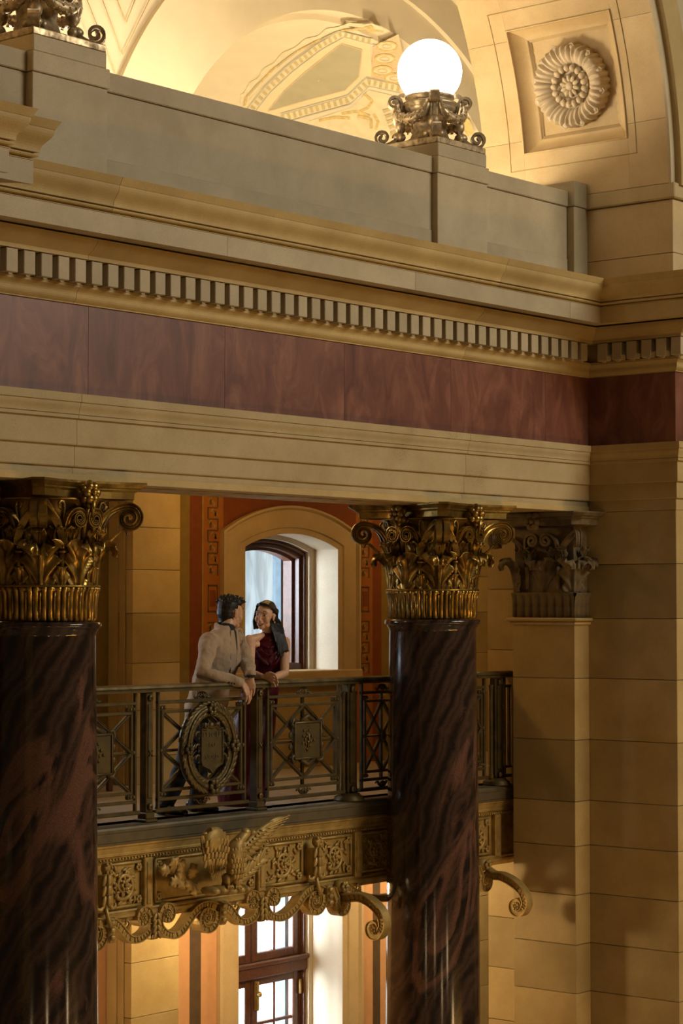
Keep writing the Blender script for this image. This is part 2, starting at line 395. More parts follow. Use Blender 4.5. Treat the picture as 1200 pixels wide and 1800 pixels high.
dent.add(*[[(-.02, -.09, -.074), (.02, -.09, -.074), (.02, -.06, -.074), (-.02, -.06, -.074), (-.012, -.085, -.088), (.012, -.085, -.088), (.012, -.065, -.088), (-.012, -.065, -.088)], [(0, 1, 5, 4), (1, 2, 6, 5), (2, 3, 7, 6), (3, 0, 4, 7), (4, 5, 6, 7)]])
dme = dent.mesh('dentil', 'grey')
x = 8.922 - 0.1442 * 4
while x < XW - .17:
    ob('dentil', dme, tr1, (x, YE - .034, 3.744)); x += 0.1442
for a, b in joints([6.0, 8.40, 9.698, 10.993, 12.286, 13.588, 14.888, None]): part('marble_slab', run(FRZ, 'F', a, b), 'marble', tr1)
for a, b in joints([6.0, 9.566, 13.735, None]): part('architrave_stone', run(ARC, 'F', a, b), 'stone_pit', tr1)
# soffit of the architrave with a bronze panel strip
part('soffit_stone', MB().box(6.0, XW, YE - .006, YP2, 2.404, 2.45), 'stone', tr1)
part('soffit_panel', MB().box(9.9, 13.45, YE + .16, YP2 - .14, 2.395, 2.405, .003), 'gold', tr1)

tr2 = struct('trim_2', MB().box(XW + .02, XW + .5, YF + .15, YE, 2.41, 4.28), 'mortar', 'entablature turning onto the right return wall with dark marble frieze', 'entablature')
for nm, pr, m in (('crown_stone', CROWN, 'stone'), ('corona_stone', CORONA, 'stone'), ('bed_moulding', BED, 'stone'), ('dentil_band', DBACK, 'stone'), ('lower_moulding', LOWB, 'stone'), ('marble_slab', FRZ, 'marble'), ('architrave_stone', ARC, 'stone')):
    part(nm, run(pr, 'R', 0, 0), m, tr2)
y = YE - .235
while y > YF - .12:
    ob('dentil', dme, tr2, (XW - .034, y, 3.744), (0, 0, -PI / 2)); y -= 0.1442
tr3 = struct('trim_3', MB().box(XW + .15, 24.0, YF + .12, YF + .5, 2.41, 4.28), 'mortar', 'entablature edge on the near wall at the right picture edge', 'entablature')
for nm, pr, m in (('crown_stone', CROWN, 'stone'), ('corona_stone', CORONA, 'stone'), ('bed_moulding', BED, 'stone'), ('dentil_band', DBACK, 'stone'), ('lower_moulding', LOWB, 'stone'), ('marble_slab', FRZ, 'marble'), ('architrave_stone', ARC, 'stone')):
    part(nm, run(pr, 'W', 0, 24.0), m, tr3)
tr4 = struct('trim_4', MB().box(3.0, XL - .45, YF + .13, YF + .6, 2.41, 4.28), 'mortar', 'near cornice corner jutting in at the upper left edge', 'cornice')
for mode in ('L', 'L2'):
    for nm, pr, m in (('crown_stone', CROWN, 'stone'), ('corona_stone', CORONA, 'grey'), ('bed_moulding', BED, 'stone'), ('dentil_band', DBACK, 'stone'), ('lower_moulding', LOWB, 'stone'), ('marble_slab', FRZ, 'marble'), ('architrave_stone', ARC, 'stone')):
        part(nm, run(pr, mode, 3.0, None), m, tr4)

# ------------------------------------------------------------------ right wall, pilaster, near wall
ZJ = [2.401, 1.954, 1.499, 0.992, 0.473, -0.042, -0.417, -0.823, -1.239, -1.643, -2.052, -2.47, -2.89, -3.3, -3.75, -4.2]
g = .002
wr = struct('wall_right', MB().box(XW + .02, XW + .6, YF + .02, YB - .02, -4.2, 2.40), 'mortar', 'buff limestone block return wall at the right', 'wall')
for z1, z0 in zip(ZJ[:-1], ZJ[1:]):
    part('stone_block', MB().box(XW, XW + .3, YF, 10.62, z0 + g, z1 - g, .004), 'stone', wr)
zj2 = [2.401, 1.75, 1.22, 0.70, 0.20, -.30, -.78, -1.11, -1.55, -2.0, -2.45, -2.9, -3.4, -4.2]
for z1, z0 in zip(zj2[:-1], zj2[1:]):
    part('stone_block', MB().box(XW, XW + .3, 10.623, YB, z0 + g, z1 - g, .004), 'stone', wr)
wn = struct('wall_near', MB().box(XW + .62, 24.0, YF + .02, YF + .5, -4.2, 2.40), 'mortar', 'limestone wall face at the far right picture edge', 'wall')
for z1, z0 in zip(ZJ[:-1], ZJ[1:]):
    [part('stone_block', MB().box(xa_, xb_ - .004, YF, YF + .3, z0 + g, z1 - g, .004), 'stone', wn) for xa_, xb_ in ((XW + .305, 17.5), (17.5, 19.6), (19.6, 21.8), (21.8, 24.0))]
# attic blocks above the cornice and impost under the big arch
wa = struct('wall_attic', MB().box(XW + .10, 17.4, YF + .10, YB - .02, 4.29, 5.12), 'mortar', 'plain attic stones and impost under the rosette arch', 'wall')
part('attic_block', MB().box(XW + .03, XW + .3, YF + .03, YB, 4.30, 4.55, .004), 'arch', wa)
part('attic_block', MB().box(XW + .03, XW + .3, YF + .03, YB, 4.554, 5.0, .004), 'arch', wa)
part('attic_block', MB().box(XW + .30, 24.0, YF + .03, YF + .3, 4.30, 5.0, .004), 'arch', wa)
imp = [(0.0, 5.005), (.02, 5.02), (.02, 5.12), (.0, 5.135)]
part('impost_stone', MB().box(XW - .005, XW + .4, YF - .01, YB + .02, 5.005, 5.135, .01), 'stone_pit', wa)
part('impost_stone', MB().box(XW + .4, 24.0, YF - .01, YF + .3, 5.005, 5.135, .01), 'stone_pit', wa)

# ------------------------------------------------------------------ parapet with pedestals
wp = struct('wall_parapet', MB().box(6.0, XW + .01, 10.45, 10.86, 4.25, 5.10), 'mortar', 'grey limestone parapet above the cornice carrying the lamps', 'parapet')
ZCB, ZCT = 5.012, 5.143
PEDS = [(9.225, 9.884), (13.457, 14.116)]
spans = [(6.0, 9.245), (9.864, 13.477), (14.096, 15.345)]
for a, b in spans:
    m_ = MB().box(a, b, 10.385, 10.5, 4.25, ZCB - .004, .003); part('parapet_stone', m_, 'grey', wp)
    part('parapet_base', MB().box(a, b, 10.378, 10.5, 4.25, 4.56, .003), 'grey', wp)
    part('coping_stone', MB().box(a, b, 10.368, 10.90, ZCB, ZCT, .006), 'grey', wp)
for a, b in PEDS:
    part('pedestal_stone', MB().box(a, b, 10.325, 10.97, 4.25, ZCB - .003, .004), 'grey', wp)
    part('pedestal_band', MB().box(a - .008, b + .012, 10.313, 10.98, ZCB, ZCT, .005), 'grey', wp)
    part('pedestal_block', MB().box(a + .004, b - .012, 10.322, 10.97, ZCT + .002, 5.252, .005), 'grey', wp)
part('end_stone', MB().box(15.352, XW + .03, 10.315, 10.9, 4.25, ZCB - .003, .004), 'grey', wp)
part('end_band', MB().box(15.342, XW + .03, 10.30, 10.9, ZCB, ZCT + .085, .005), 'grey', wp)

# ------------------------------------------------------------------ great arch with coffers
AR, AZ = 3.84, 5.135
YA0, YA1 = 9.485, YB
def ap(th, R, Y):
    t = math.radians(th); return (XC + R * math.cos(t), Y, AZ + R * math.sin(t))
def arcsolid(th0, th1, R0, R1, Y0, Y1, k=None, seg=1.0):
    k = k or max(2, int(abs(th1 - th0) / seg)); rings = []
    for i in range(k + 1):
        t = th0 + (th1 - th0) * i / k
        rings.append([ap(t, R0, Y0), ap(t, R0, Y1), ap(t, R1, Y1), ap(t, R1, Y0)])
    return MB().loft(rings, True, True)
wg = struct('wall_arch', arcsolid(0, 180, AR + .30, AR + .6, 9.6, YB - .02, 90), 'mortar', 'great stone arch above the right wall with a coffered soffit', 'arch')
CT0, CT1, CY0, CY1 = 6.3, 22.5, 9.868, 10.94
ths = [0.0, 8.1, 21.1]
t = 34.1
while t < 170: ths.append(t); t += 13.0
ths.append(180.0)
for i, (a, b) in enumerate(zip(ths[:-1], ths[1:])):
    a += .02; b -= .02
    if i < 3:   # voussoirs cut by the coffer in view
        part('arch_stone', arcsolid(a, b, AR, AR + .3, YA0, CY0), 'arch', wg)
        part('arch_stone', arcsolid(a, b, AR, AR + .3, CY1, YA1), 'arch', wg)
        segs = [(a, CT0)] if i == 0 else ([(CT1, b)] if i == 2 else [])
        for p, q in segs: part('arch_stone', arcsolid(p, q, AR, AR + .3, CY0 + .001, CY1 - .001), 'arch', wg)
    else:
        part('arch_stone', arcsolid(a, b, AR, AR + .3, YA0, YA1), 'arch', wg)
# coffer: raised outer fillet, sloped moulded sides, sunk panel
def frame(th0, th1, y0, y1, prof):
    """mitred frame; prof list of (inset in metres, R offset)"""
    mb = MB(); k = 10
    for side in range(4):
        rings = []
        for ins, ro in prof:
            da = math.degrees(ins / AR)
            A0, A1, B0, B1 = th0 + da, th1 - da, y0 + ins, y1 - ins
            pts = []
            for i in range(k + 1):
                u = i / k
                if side == 0: pts.append(ap(A0 + (A1 - A0) * u, AR + ro, B0))
                elif side == 1: pts.append(ap(A1, AR + ro, B0 + (B1 - B0) * u))
                elif side == 2: pts.append(ap(A1 + (A0 - A1) * u, AR + ro, B1))
                else: pts.append(ap(A0, AR + ro, B1 + (B0 - B1) * u))
            rings.append(pts)
        mb.loft(rings, False, False, True)
    return mb
cof = [(0.0, .03), (0.0, -.010), (.012, -.012), (.012, .01)] + [(.012 + .115 * t_ / 8, .012 + .10 * (math.sin(t_ / 8 * PI / 2))) for t_ in range(9)] + [(.127, .12), (.145, .12), (.145, .135), (.165, .135)]
part('coffer_moulding', frame(CT0, CT1, CY0, CY1, cof), 'arch', wg, weld=False)
da = math.degrees(.15 / AR)
part('coffer_panel', arcsolid(CT0 + da, CT1 - da, AR + .135, AR + .2, CY0 + .15, CY1 - .15), 'arch', wg)
part('coffer_border', frame(4.27, 24.95, 9.785, 11.09, [(0, .005), (0, -.004), (.008, -.004), (.008, .005)]), 'stone', wg, weld=False)
# stepped archivolt on the near side
part('archivolt', arcsolid(-.3, 180.3, AR + .0, AR + .075, 9.462, YA0, 120), 'grey', wg)
part('archivolt', arcsolid(-.3, 180.3, AR + .065, AR + .30, 9.40, YA0 - .01, 120), 'stone', wg)
part('archivolt', arcsolid(-.3, 180.3, AR + .30, AR + .50, 9.43, YA0 + .3, 120), 'grey', wg)
part('spandrel', MB().box(XW + .45, 17.4, YF + .02, YF + .3, 5.14, 5.15), 'stone', wg)

for sgn in (-1, 1):
    fr_, bk_, tp_, tb_ = [], [], [], []
    for i in range(61):
        x_ = XC + sgn * (8.6 * (i / 60)); h2 = (AR + .45) ** 2 - (x_ - XC) ** 2; zb_ = AZ + (math.sqrt(h2) if h2 > 0 else 0)
        fr_.append((x_, YF + .02, zb_)); tp_.append((x_, YF + .02, 10.2)); bk_.append((x_, YF + .4, zb_)); tb_.append((x_, YF + .4, 10.2))
    part('spandrel', MB().loft([bk_, fr_, tp_, tb_], False, False), 'stone', wg)
wl_ = struct('wall_left', MB().box(3.0, XL - .3, YF + .05, YF + .6, -4.2, 2.40), 'stone', 'limestone wall beyond the left picture edge', 'wall')
# rosette
rt, ry = 14.1, 10.425
rc = Vector(ap(rt, AR + .135, ry)); nrm = Vector((-math.cos(math.radians(rt)), 0, -math.sin(math.radians(rt))))
up = Vector((-math.sin(math.radians(rt)), 0, math.cos(math.radians(rt)))); side = Vector((0, -1, 0))
ros = thing('rosette', 'round carved stone rosette set in the square coffer of the arch', 'rosette')
ros.matrix_world = Matrix(((side.x, up.x, nrm.x, rc.x), (side.y, up.y, nrm.y, rc.y), (side.z, up.z, nrm.z, rc.z), (0, 0, 0, 1))) @ Matrix.Scale(1.07, 4)
part('disc', MB().lathe([(0, 0), (.315, 0), (.32, .05), (.28, .09), (.17, .06), (.13, .02), (0, .02)], 40), 'carve', ros)
# large acanthus leaf lobes round the rim
lf = MB(); nu, nv = 25, 15; rows = []
for i in range(nv):
    v_ = i / (nv - 1); row = []
    for j in range(nu):
        u_ = (j / (nu - 1) - .5) * 2; a_ = u_ * math.radians(15)
        scal = 1 + .055 * v_ ** 3 * (abs(math.cos(u_ * PI * 1.5)) - .5) - .05 * v_ ** 4 * abs(u_) ** 6
        r_ = (.168 + .162 * math.sin(v_ * PI * .5) ** .8) * scal
        h_ = .045 + .105 * math.sin(min(1, v_ * 1.05) * PI) ** .55 * (1 - .25 * v_)
        h_ += .011 * math.cos(u_ * PI * 3) * math.sin(v_ * PI) + .006 * math.cos(u_ * PI * 9) * v_ - .022 * abs(u_) ** 8 * (.3 + v_) - .010 * math.exp(-((abs(u_) - .45) / .08) ** 2 - ((v_ - .45) / .12) ** 2) * 2
        row.append((r_ * math.sin(a_), r_ * math.cos(a_), h_))
    rows.append(row)
lf.loft(rows, False, False, True); lf.loft([rows[-1], [(x_ * .99, y_ * .99, 0) for x_, y_, z_ in rows[-1]]], False, False, True)
lfm = lf.mesh('leaf', 'carve', weld=True)
for k in range(12): ob('leaf', lfm, ros, rot=(0, 0, k * PI / 6))
fr = MB().ball((0, .312, .092), (.028, .026, .026), 10, 6); fr.tube([(-.024, .296, .10), (-.02, .33, .105), (0, .344, .10), (.02, .33, .105), (.024, .296, .10)], .007, 6)
frm = fr.mesh('fruit', 'carve')
for k in range(12): ob('fruit', frm, ros, rot=(0, 0, (k + .5) * PI / 6))
bd = MB().ball((0, .145, .085), (.027, .032, .028), 10, 7).mesh('bead', 'carve')
for k in range(17): ob('bead', bd, ros, rot=(0, 0, k * 2 * PI / 17))
part('hub', MB().lathe([(0, .02), (.105, .02), (.10, .05), (.05, .075), (0, .08)], 20), 'carve', ros)
pt = MB().ball((0, .062, .075), (.02, .036, .022), 8, 6).mesh('petal', 'carve')
for k in range(10): ob('petal', pt, ros, rot=(0, 0, k * PI / 5))
part('flower_eye', MB().ball((0, 0, .085), (.036, .036, .022), 12, 6), 'carve', ros)

# ------------------------------------------------------------------ upper gallery ceiling
M['p_grey'] = plain('painted_grey_green', (0.42, 0.38, 0.25), 0.85, 0, .2, .05, 4)
M['p_cream'] = plain('painted_cream', (0.72, 0.61, 0.38), 0.85, 0, .2, .04, 4)
M['p_braid'] = plain('painted_braid', (0.52, 0.42, 0.22), 0.85, 0, .2, .1, 20)
M['p_ochre'] = plain('painted_ochre', (0.60, 0.45, 0.19), 0.85, 0, .2, .2, 20)
M['p_pink'] = plain('painted_pink', (0.64, 0.47, 0.28), 0.85, 0, .2, .1, 20)
M['p_blue'] = plain('painted_blue_line', (0.46, 0.46, 0.40), 0.85, 0, .2, .05, 20)
M['p_pale'] = plain('painted_pale', (0.70, 0.61, 0.40), 0.85, 0, .2, .08, 8)
VX, VZ, VR = 16.55, 4.60, 2.90
YV = 13.6
def vp(th, R, Y, cx=VX): 
    t = math.radians(th); return (cx + R * math.cos(t), Y, VZ + R * math.sin(t))
def vsolid(th0, th1, R0, R1, Y0, Y1, k, cx=VX):
    rings = []
    for i in range(k + 1):
        t = th0 + (th1 - th0) * i / k
        rings.append([vp(t, R0, Y0, cx), vp(t, R0, Y1, cx), vp(t, R1, Y1, cx), vp(t, R1, Y0, cx)])
    return MB().loft(rings, True, True, False)
cl = struct('ceiling', MB().box(3.0, 22.0, YB + .02, YV + .3, 9.2, 9.4), 'plaster', 'cream plastered vaults of the upper gallery', 'ceiling')
MX = 13.06
def smooth_all(o):
    for p in o.data.polygons: p.use_smooth = True
for cx, nm in ((VX, 'near'), (2 * MX - VX, 'far')):
    part('arch_ring', vsolid(0, 180, VR, VR + .42, YV + .10, YV + .30, 72, cx), 'plaster', cl)
    part('arch_ring', vsolid(0, 180, VR + .40, VR + .80, YV + .045, YV + .28, 72, cx), 'plaster', cl)
    part('arch_ring', vsolid(0, 180, VR + .785, VR + .83, YV + .005, YV + .2, 72, cx), 'plaster', cl)
    part('vault', vsolid(0, 180, VR - .06, VR + .1, YV + .29, 22.0, 72, cx), 'plaster', cl)
part('gallery_wall', MB().box(3.0, 22.0, YV + .08, YV + .12, 4.2, 4.75), 'plaster', cl)
# spandrel wall between the arches with holes
def spandrel(x0, x1, cx, R, zt):
    mb = MB(); k = 60; top = []; bot = []
    for i in range(k + 1):
        x_ = x0 + (x1 - x0) * i / k
        h2 = R * R - (x_ - cx) ** 2
        zb = VZ + math.sqrt(h2) if h2 > 0 else 4.2
        bot.append((x_, YV + .06, zb)); top.append((x_, YV + .06, zt))
    mb.loft([bot, top], False, False); return mb
part('spandrel', spandrel(MX, 22.0, VX, VR + .80, 9.2), 'plaster', cl)
part('spandrel', spandrel(2 * MX - VX - 5, MX, 2 * MX - VX, VR + .80, 9.2), 'plaster', cl)
# panel grooves between the arches: tubes with the grooves' shade put into their colour
tri = [(152, -6), (180, -6), (216, 96), (205, 128)]
def strip(p, q, w, y, m, nm):
    a, b = onY(p[0], p[1], y), onY(q[0], q[1], y)
    part(nm, MB().tube([a, b], w * .5, 6), 'p_braid', cl)
strip((150, -8), (205, 132), .008, YV + .04, 'plaster', 'panel_moulding'); strip((203, -8), (222, 40), .010, YV + .04, 'plaster', 'panel_moulding'); strip((178, -6), (216, 96), .008, YV + .04, 'plaster', 'panel_moulding')
strip((266, -8), (216, 96), .008, YV + .04, 'plaster', 'panel_moulding'); strip((240, -8), (222, 40), .010, YV + .04, 'plaster', 'panel_moulding')
part('back_wall', MB().box(8.0, 22.0, 21.9, 22.0, 4.2, 9.0), 'plaster', cl)
# painted decoration on the barrel vault, laid on the curved surface
RV = VR - .06
def vpt(p, lift): return onCyl(p[0], p[1], VX, VZ, RV - lift)
def resample(poly, step=6, closed=True):
    out = []; n = len(poly)
    for i in range(n if closed else n - 1):
        a, b = poly[i], poly[(i + 1) % n]; d = math.hypot(b[0] - a[0], b[1] - a[1]); k = max(1, int(d / step))
        for j in range(k): out.append((a[0] + (b[0] - a[0]) * j / k, a[1] + (b[1] - a[1]) * j / k))
    if not closed: out.append(poly[-1])
    return out
def paint_poly(poly, m, lift, nm='painted_panel'):
    P = resample(poly); c = (sum(p[0] for p in P) / len(P), sum(p[1] for p in P) / len(P)); mb = MB(); rings = []
    for s_ in (1.0, .75, .5, .25, .02):
        rings.append([vpt((c[0] + (p[0] - c[0]) * s_, c[1] + (p[1] - c[1]) * s_), lift) for p in P])
    mb.loft(rings, True, False, True); part(nm, mb, m, cl, weld=False)
def paint_line(pts, w, m, lift, nm='painted_band', dashes=None, closed=False):
    P = resample(pts, 5, closed)
    if closed: P.append(P[0])
    A, B = [], []
    for i, p in enumerate(P):
        q0, q1 = P[max(0, i - 1)], P[min(len(P) - 1, i + 1)]; dx, dy = q1[0] - q0[0], q1[1] - q0[1]; l = math.hypot(dx, dy) or 1
        nx, ny = -dy / l * w / 2, dx / l * w / 2
        A.append(vpt((p[0] + nx, p[1] + ny), lift)); B.append(vpt((p[0] - nx, p[1] - ny), lift))
    mb = MB()
    if dashes is None: mb.loft([A, B], False, False, True)
    else:
        for i in range(0, len(P) - 1):
            if i % 2 == 0: mb.loft([A[i:i + 2], B[i:i + 2]], False, False, True)
    part(nm, mb, m, cl, weld=False)
cream = [(405, 214), (440, 172), (490, 125), (545, 86), (602, 62), (650, 74), (655, 140), (612, 176), (520, 200), (460, 226), (440, 236)]
paint_poly(cream, 'p_cream', .004)
paint_poly([(470, 196), (500, 160), (540, 124), (600, 77), (636, 88), (630, 136), (606, 159), (540, 176)], 'p_grey', .008)
paint_line([(470, 196), (500, 160), (540, 124), (600, 77), (636, 88), (630, 136), (606, 159), (540, 176), (470, 196)], 1.6, 'p_pink', .010)
band1 = [(436, 200), (470, 157), (510, 120), (560, 82), (600, 60), (656, 74)]
paint_line(band1, 11, 'p_pale', .010); paint_line(band1, 9, 'p_braid', .012, dashes=1)
for o_ in (-8, 8): paint_line([(x_ + o_ * .6, y_ + o_ * .7) for x_, y_ in band1], 1.4, 'p_blue', .012)
band2 = [(495, 208), (560, 190), (612, 176), (646, 144), (702, 156)]
paint_line(band2, 12, 'p_pale', .010); paint_line(band2, 10, 'p_braid', .012, dashes=1)
for o_ in (-8, 8): paint_line([(x_ + o_ * .3, y_ + o_) for x_, y_ in band2], 1.4, 'p_blue', .012)
band3 = [(676, 194), (700, 170), (720, 140)]
paint_line([(678, 192), (690, 225), (704, 260)], 12, 'p_braid', .012, dashes=1)
paint_poly([(620, 188), (648, 158), (690, 168), (672, 192), (684, 225), (690, 250), (640, 246), (560, 222), (540, 214)], 'p_pale', .006)
for pts_ in ([(640, 165), (654, 178), (646, 190), (632, 196)], [(600, 200), (625, 196), (650, 204)], [(628, 204), (652, 210), (652, 226)], [(560, 212), (590, 206), (615, 208)], [(656, 200), (664, 214), (660, 228)]):
    paint_line(pts_, 5, 'p_ochre', .010); 
paint_poly([(655, 82), (700, 60), (720, 150), (652, 138)], 'p_pink', .007)
for (cx_, cy_) in ((680, 82), (676, 104), (672, 125), (693, 138)):
    el = [(cx_ + 17 * math.cos(a_ * PI / 12), cy_ + 8 * math.sin(a_ * PI / 12)) for a_ in range(24)]
    paint_poly(el, 'p_pale', .010); paint_line(el, 3, 'p_ochre', .013, closed=True); paint_line([(cx_ + 8 * math.cos(a_ * PI / 12), cy_ + 3.6 * math.sin(a_ * PI / 12)) for a_ in range(24)], 2, 'p_pink', .013, closed=True)
outer = [(425, 182), (432, 164), (455, 140), (482, 114), (520, 86), (560, 66), (595, 50), (640, 46), (672, 52)]
for i in range(len(outer) - 1):
    a, b = outer[i], outer[i + 1]
    paint_line([a, ((a[0] + b[0]) / 2 - 3, (a[1] + b[1]) / 2 - 5), b], 6, 'p_pale', .008)
    paint_line([(a[0] + 4, a[1] + 4), (b[0] + 2, b[1] + 4)], 3.5, 'p_ochre' if i % 2 == 0 else 'p_braid', .010)
paint_poly([(640, 48), (652, 44), (662, 56), (648, 58)], 'p_ochre', .012)
paint_poly([(818, 205), (828, 215), (832, 235), (822, 240), (812, 225)], 'p_ochre', .01)
# ------------------------------------------------------------------ window wall, floors
WX = 15.61
ZF = 0.06
fl = struct('floor', MB().box(6.0, 21.0, 11.16, 14.5, -.30, ZF), 'floor', 'pale stone floor of the gallery behind the railing', 'floor')
part('lower_floor', MB().box(-4.0, 21.0, -4.0, 14.5, -4.5, -4.2), 'floor', fl)
part('upper_floor', MB().box(3.0, 22.0, YP2 + .01, 22.0, 3.0, 4.2), 'plaster', fl)
wb = struct('wall_back', MB().box(6.0, 10.4, YW + .06, YW + .2, -4.2, 3.0).box(12.2, 14.5, YW + .06, YW + .2, -4.2, 3.0).box(10.4, 12.2, YW + .06, YW + .2, -4.2, .98).box(10.4, 12.2, YW + .06, YW + .2, 2.56, 3.0).box(16.75, 21.0, YW + .06, YW + .2, -4.2, 3.0).box(14.4, 16.9, YW + .08, YW + .2, 2.56, 3.0).box(14.4, 16.9, YW + .08, YW + .2, -.9, .98), 'mortar', 'painted and stone window wall behind the gallery', 'wall')
def flat(x0, x1, z0, z1, m, nm='painted_panel', y=YW, t=.07, **k): return part(nm, MB().box(x0, x1, y, y + t, z0, z1), m, wb, **k)
U0, U1 = ZF, 3.0
flat(6.0, 10.35, U0, U1, 'rust'); flat(12.27, 12.90, U0, U1, 'rust'); flat(10.35, 12.27, U0, .98, 'rust'); flat(10.35, 12.27, 2.30, U1, 'rust', y=YW + .004); flat(12.90, 12.93, U0, U1, 'orange'); flat(12.93, 13.22, U0, U1, 'olive')
flat(13.76, 14.216, U0, U1, 'olive'); flat(14.216, 14.373, U0, U1, 'rust'); flat(14.373, 14.392, U0, U1, 'orngold', y=YW - .004); flat(14.39, 14.66, U0, U1, 'orange')
flat(16.58, 16.84, U0, U1, 'orange'); flat(16.84, 16.98, U0, U1, 'rust'); flat(16.98, 17.5, U0, U1, 'olive')
flat(14.645, 16.603, 2.30, U1, 'rust', y=YW + .004)
def stones(x0, x1, zs, y, t, m='stone'):
    for z1, z0 in zip(zs[:-1], zs[1:]): part('stone_block', MB().box(x0, x1, y, y + t, z0 + g, z1 - g, .003), m, wb)
PJ = [3.0, 2.66, 2.288, 1.919, 1.541, 1.109, .70, .30, ZF]
PL = [-.30, -.98, -1.457, -1.925, -2.4, -2.9, -3.5, -4.2]
for zs in (PJ, PL):
    stones(13.202, 13.785, zs, 13.45, .32); stones(17.46, 18.05, zs, 13.45, .32); stones(18.05, 21.0, zs, YW - .01, .08)
    for xx in (13.202,):
        part('edge_moulding', MB().box(xx - .022, xx, 13.53, 13.60, zs[-1], zs[0], .008), 'stone', wb)
        part('edge_moulding', MB().box(xx - .012, xx, 13.62, 13.74, zs[-1], zs[0], .005), 'stone', wb)
# dado stones low under the window, seen between the railing bars
for z1, z0 in ((.98, .66), (.66, .34), (.34, ZF)):
    part('stone_block', MB().box(14.66, 16.58, YW - .002, YW + .08, z0 + g, z1 - g, .003), 'stone', wb)
    part('stone_block', MB().box(13.80, 14.66, YW - .012, YW + .08, z0 + g, z1 - g - (.62 if z1 > .9 else 0) * 0, .003), 'stone', wb) if z1 < .5 else None
# lower storey paint
for a, b, m in ((6.0, 13.22, 'salmon'), (13.76, 14.23, 'salmon'), (14.23, 14.378, 'brownband'), (14.378, 14.64, 'salmon'), (16.66, 16.84, 'salmon'), (16.84, 16.957, 'brownband'), (16.957, 17.5, 'salmon')):
    flat(a, b, -4.2, -.30, m)
# stencilled ornament strips beside the window
def orn(x0, x1):
    xm = (x0 + x1) / 2; y = YW - .003; w = (x1 - x0) * .5
    def bar(xa, xb, za, zb, m='ornpaint'): part('stencil_mark', MB().box(xa, xb, y, y + .004, za, zb), m, wb)
    z = 2.62; i = 0
    while z > .95:
        if 1.47 < z < 1.90:
            if abs(z - 1.87) < .06 or i == 99:
                pass
            z = 1.46 if z < 1.62 else z
        if z >= 1.93 or z <= 1.47:
            bar(xm - w * .62, xm + w * .62, z - .012, z, 'ornpaint')
            s_ = 1 if i % 2 == 0 else -1
            bar(xm + s_ * w * .62 - .008, xm + s_ * w * .62 + .008, z - .105, z)
            for dx_, dz_, an in ((-.25, -.03, .6), (.05, -.055, -.5), (.25, -.08, .8)): part('stencil_leaf', MB().prism([(xm - s_ * .01 + w * dx_ + .030 * math.cos(an) * math.cos(q) - .010 * math.sin(an) * math.sin(q), z + dz_ + .030 * math.sin(an) * math.cos(q) + .010 * math.cos(an) * math.sin(q)) for q in [j * PI / 5 for j in range(10)]], .003, lambda a, b, c: (a, y + c, b)), 'orngold', wb)
            bar(xm - s_ * w * .3 - .01, xm - s_ * w * .3 + .012, z - .085, z - .035)
            z -= .105
        else: z -= .105
        i += 1
    for a, b in ((xm - w * .62, xm - w * .50), (xm + w * .50, xm + w * .62)): bar(a, b, 1.545, 1.80)
    bar(xm - w * .62, xm + w * .62, 1.545, 1.562); bar(xm - w * .62, xm + w * .62, 1.783, 1.80); bar(xm - w * .36, xm + w * .36, 1.60, 1.75, 'rust')
orn(14.415, 14.625); orn(16.62, 16.82)

# ------------------------------------------------------------------ windows
def wloop(cx, hw, zs, rise, zb, Y, k=20):
    R = (hw * hw + rise * rise) / (2 * rise) if rise > 1e-4 else None; pts = [(cx - hw, Y, zb)]
    if R is None: pts += [(cx - hw, Y, zs), (cx + hw, Y, zs)]
    else:
        c = zs + rise - R; a = math.asin(hw / R)
        for i in range(k + 1):
            t = -a + 2 * a * i / k; pts.append((cx + R * math.sin(t), Y, c + R * math.cos(t)))
    pts.append((cx + hw, Y, zb)); return pts
def wframe(loops): return MB().loft([wloop(WX, *l) for l in loops], False, False)
w1 = thing('window_1', 'arched upper window in stone surround behind the couple, daylight through glass', 'window', kind='structure')
zb = .98
part('surround', wframe([(.99, 2.30, .265, zb, YW + .02), (.99, 2.30, .265, zb, YW - .05), (.96, 2.29, .255, zb, YW - .055), (.935, 2.28, .245, zb, YW - .03), (.915, 2.27, .24, zb, YW - .035), (.75, 2.195, .165, zb, YW - .035), (.735, 2.19, .16, zb, YW - .02), (.67, 2.16, .138, zb, YW - .02)]), 'arch', w1, weld=False)
part('reveal', wframe([(.67, 2.16, .138, zb, YW - .02), (.67, 2.16, .138, zb, 14.03), (.60, 2.13, .125, zb, 14.04), (.60, 2.13, .125, zb, 14.12)]), 'carve', w1, weld=False)
part('sill', MB().box(WX - 1.0, WX + 1.0, YW - .07, 14.4, zb - .08, zb + .005, .01), 'arch', w1)
part('sill_moulding', MB().box(WX - .97, WX + .97, YW - .045, YW + .05, zb - .15, zb - .082, .012), 'arch', w1)
part('frame', wframe([(.605, 2.13, .126, zb, 14.09), (.56, 2.105, .118, zb, 14.075), (.555, 2.10, .117, zb, 14.11), (.51, 2.07, .107, zb, 14.10), (.505, 2.07, .106, zb, 14.16), (.47, 2.05, .098, zb, 14.16), (.47, 2.05, .098, zb, 14.27)]), 'wood', w1, weld=False)
part('bottom_rail', MB().box(WX - .6, WX + .6, 14.10, 14.27, zb, zb + .07, .01), 'wood', w1)
part('pane', MB().box(WX - .62, WX + .62, 14.25, 14.256, zb, 2.3), 'glass', w1)
part('outer_jamb', MB().box(WX + .46, WX + .66, 14.29, 14.40, zb, 2.3), 'jamb', w1)
part('outer_jamb', MB().box(WX - .66, WX - .50, 14.29, 14.40, zb, 2.3), 'jamb', w1)
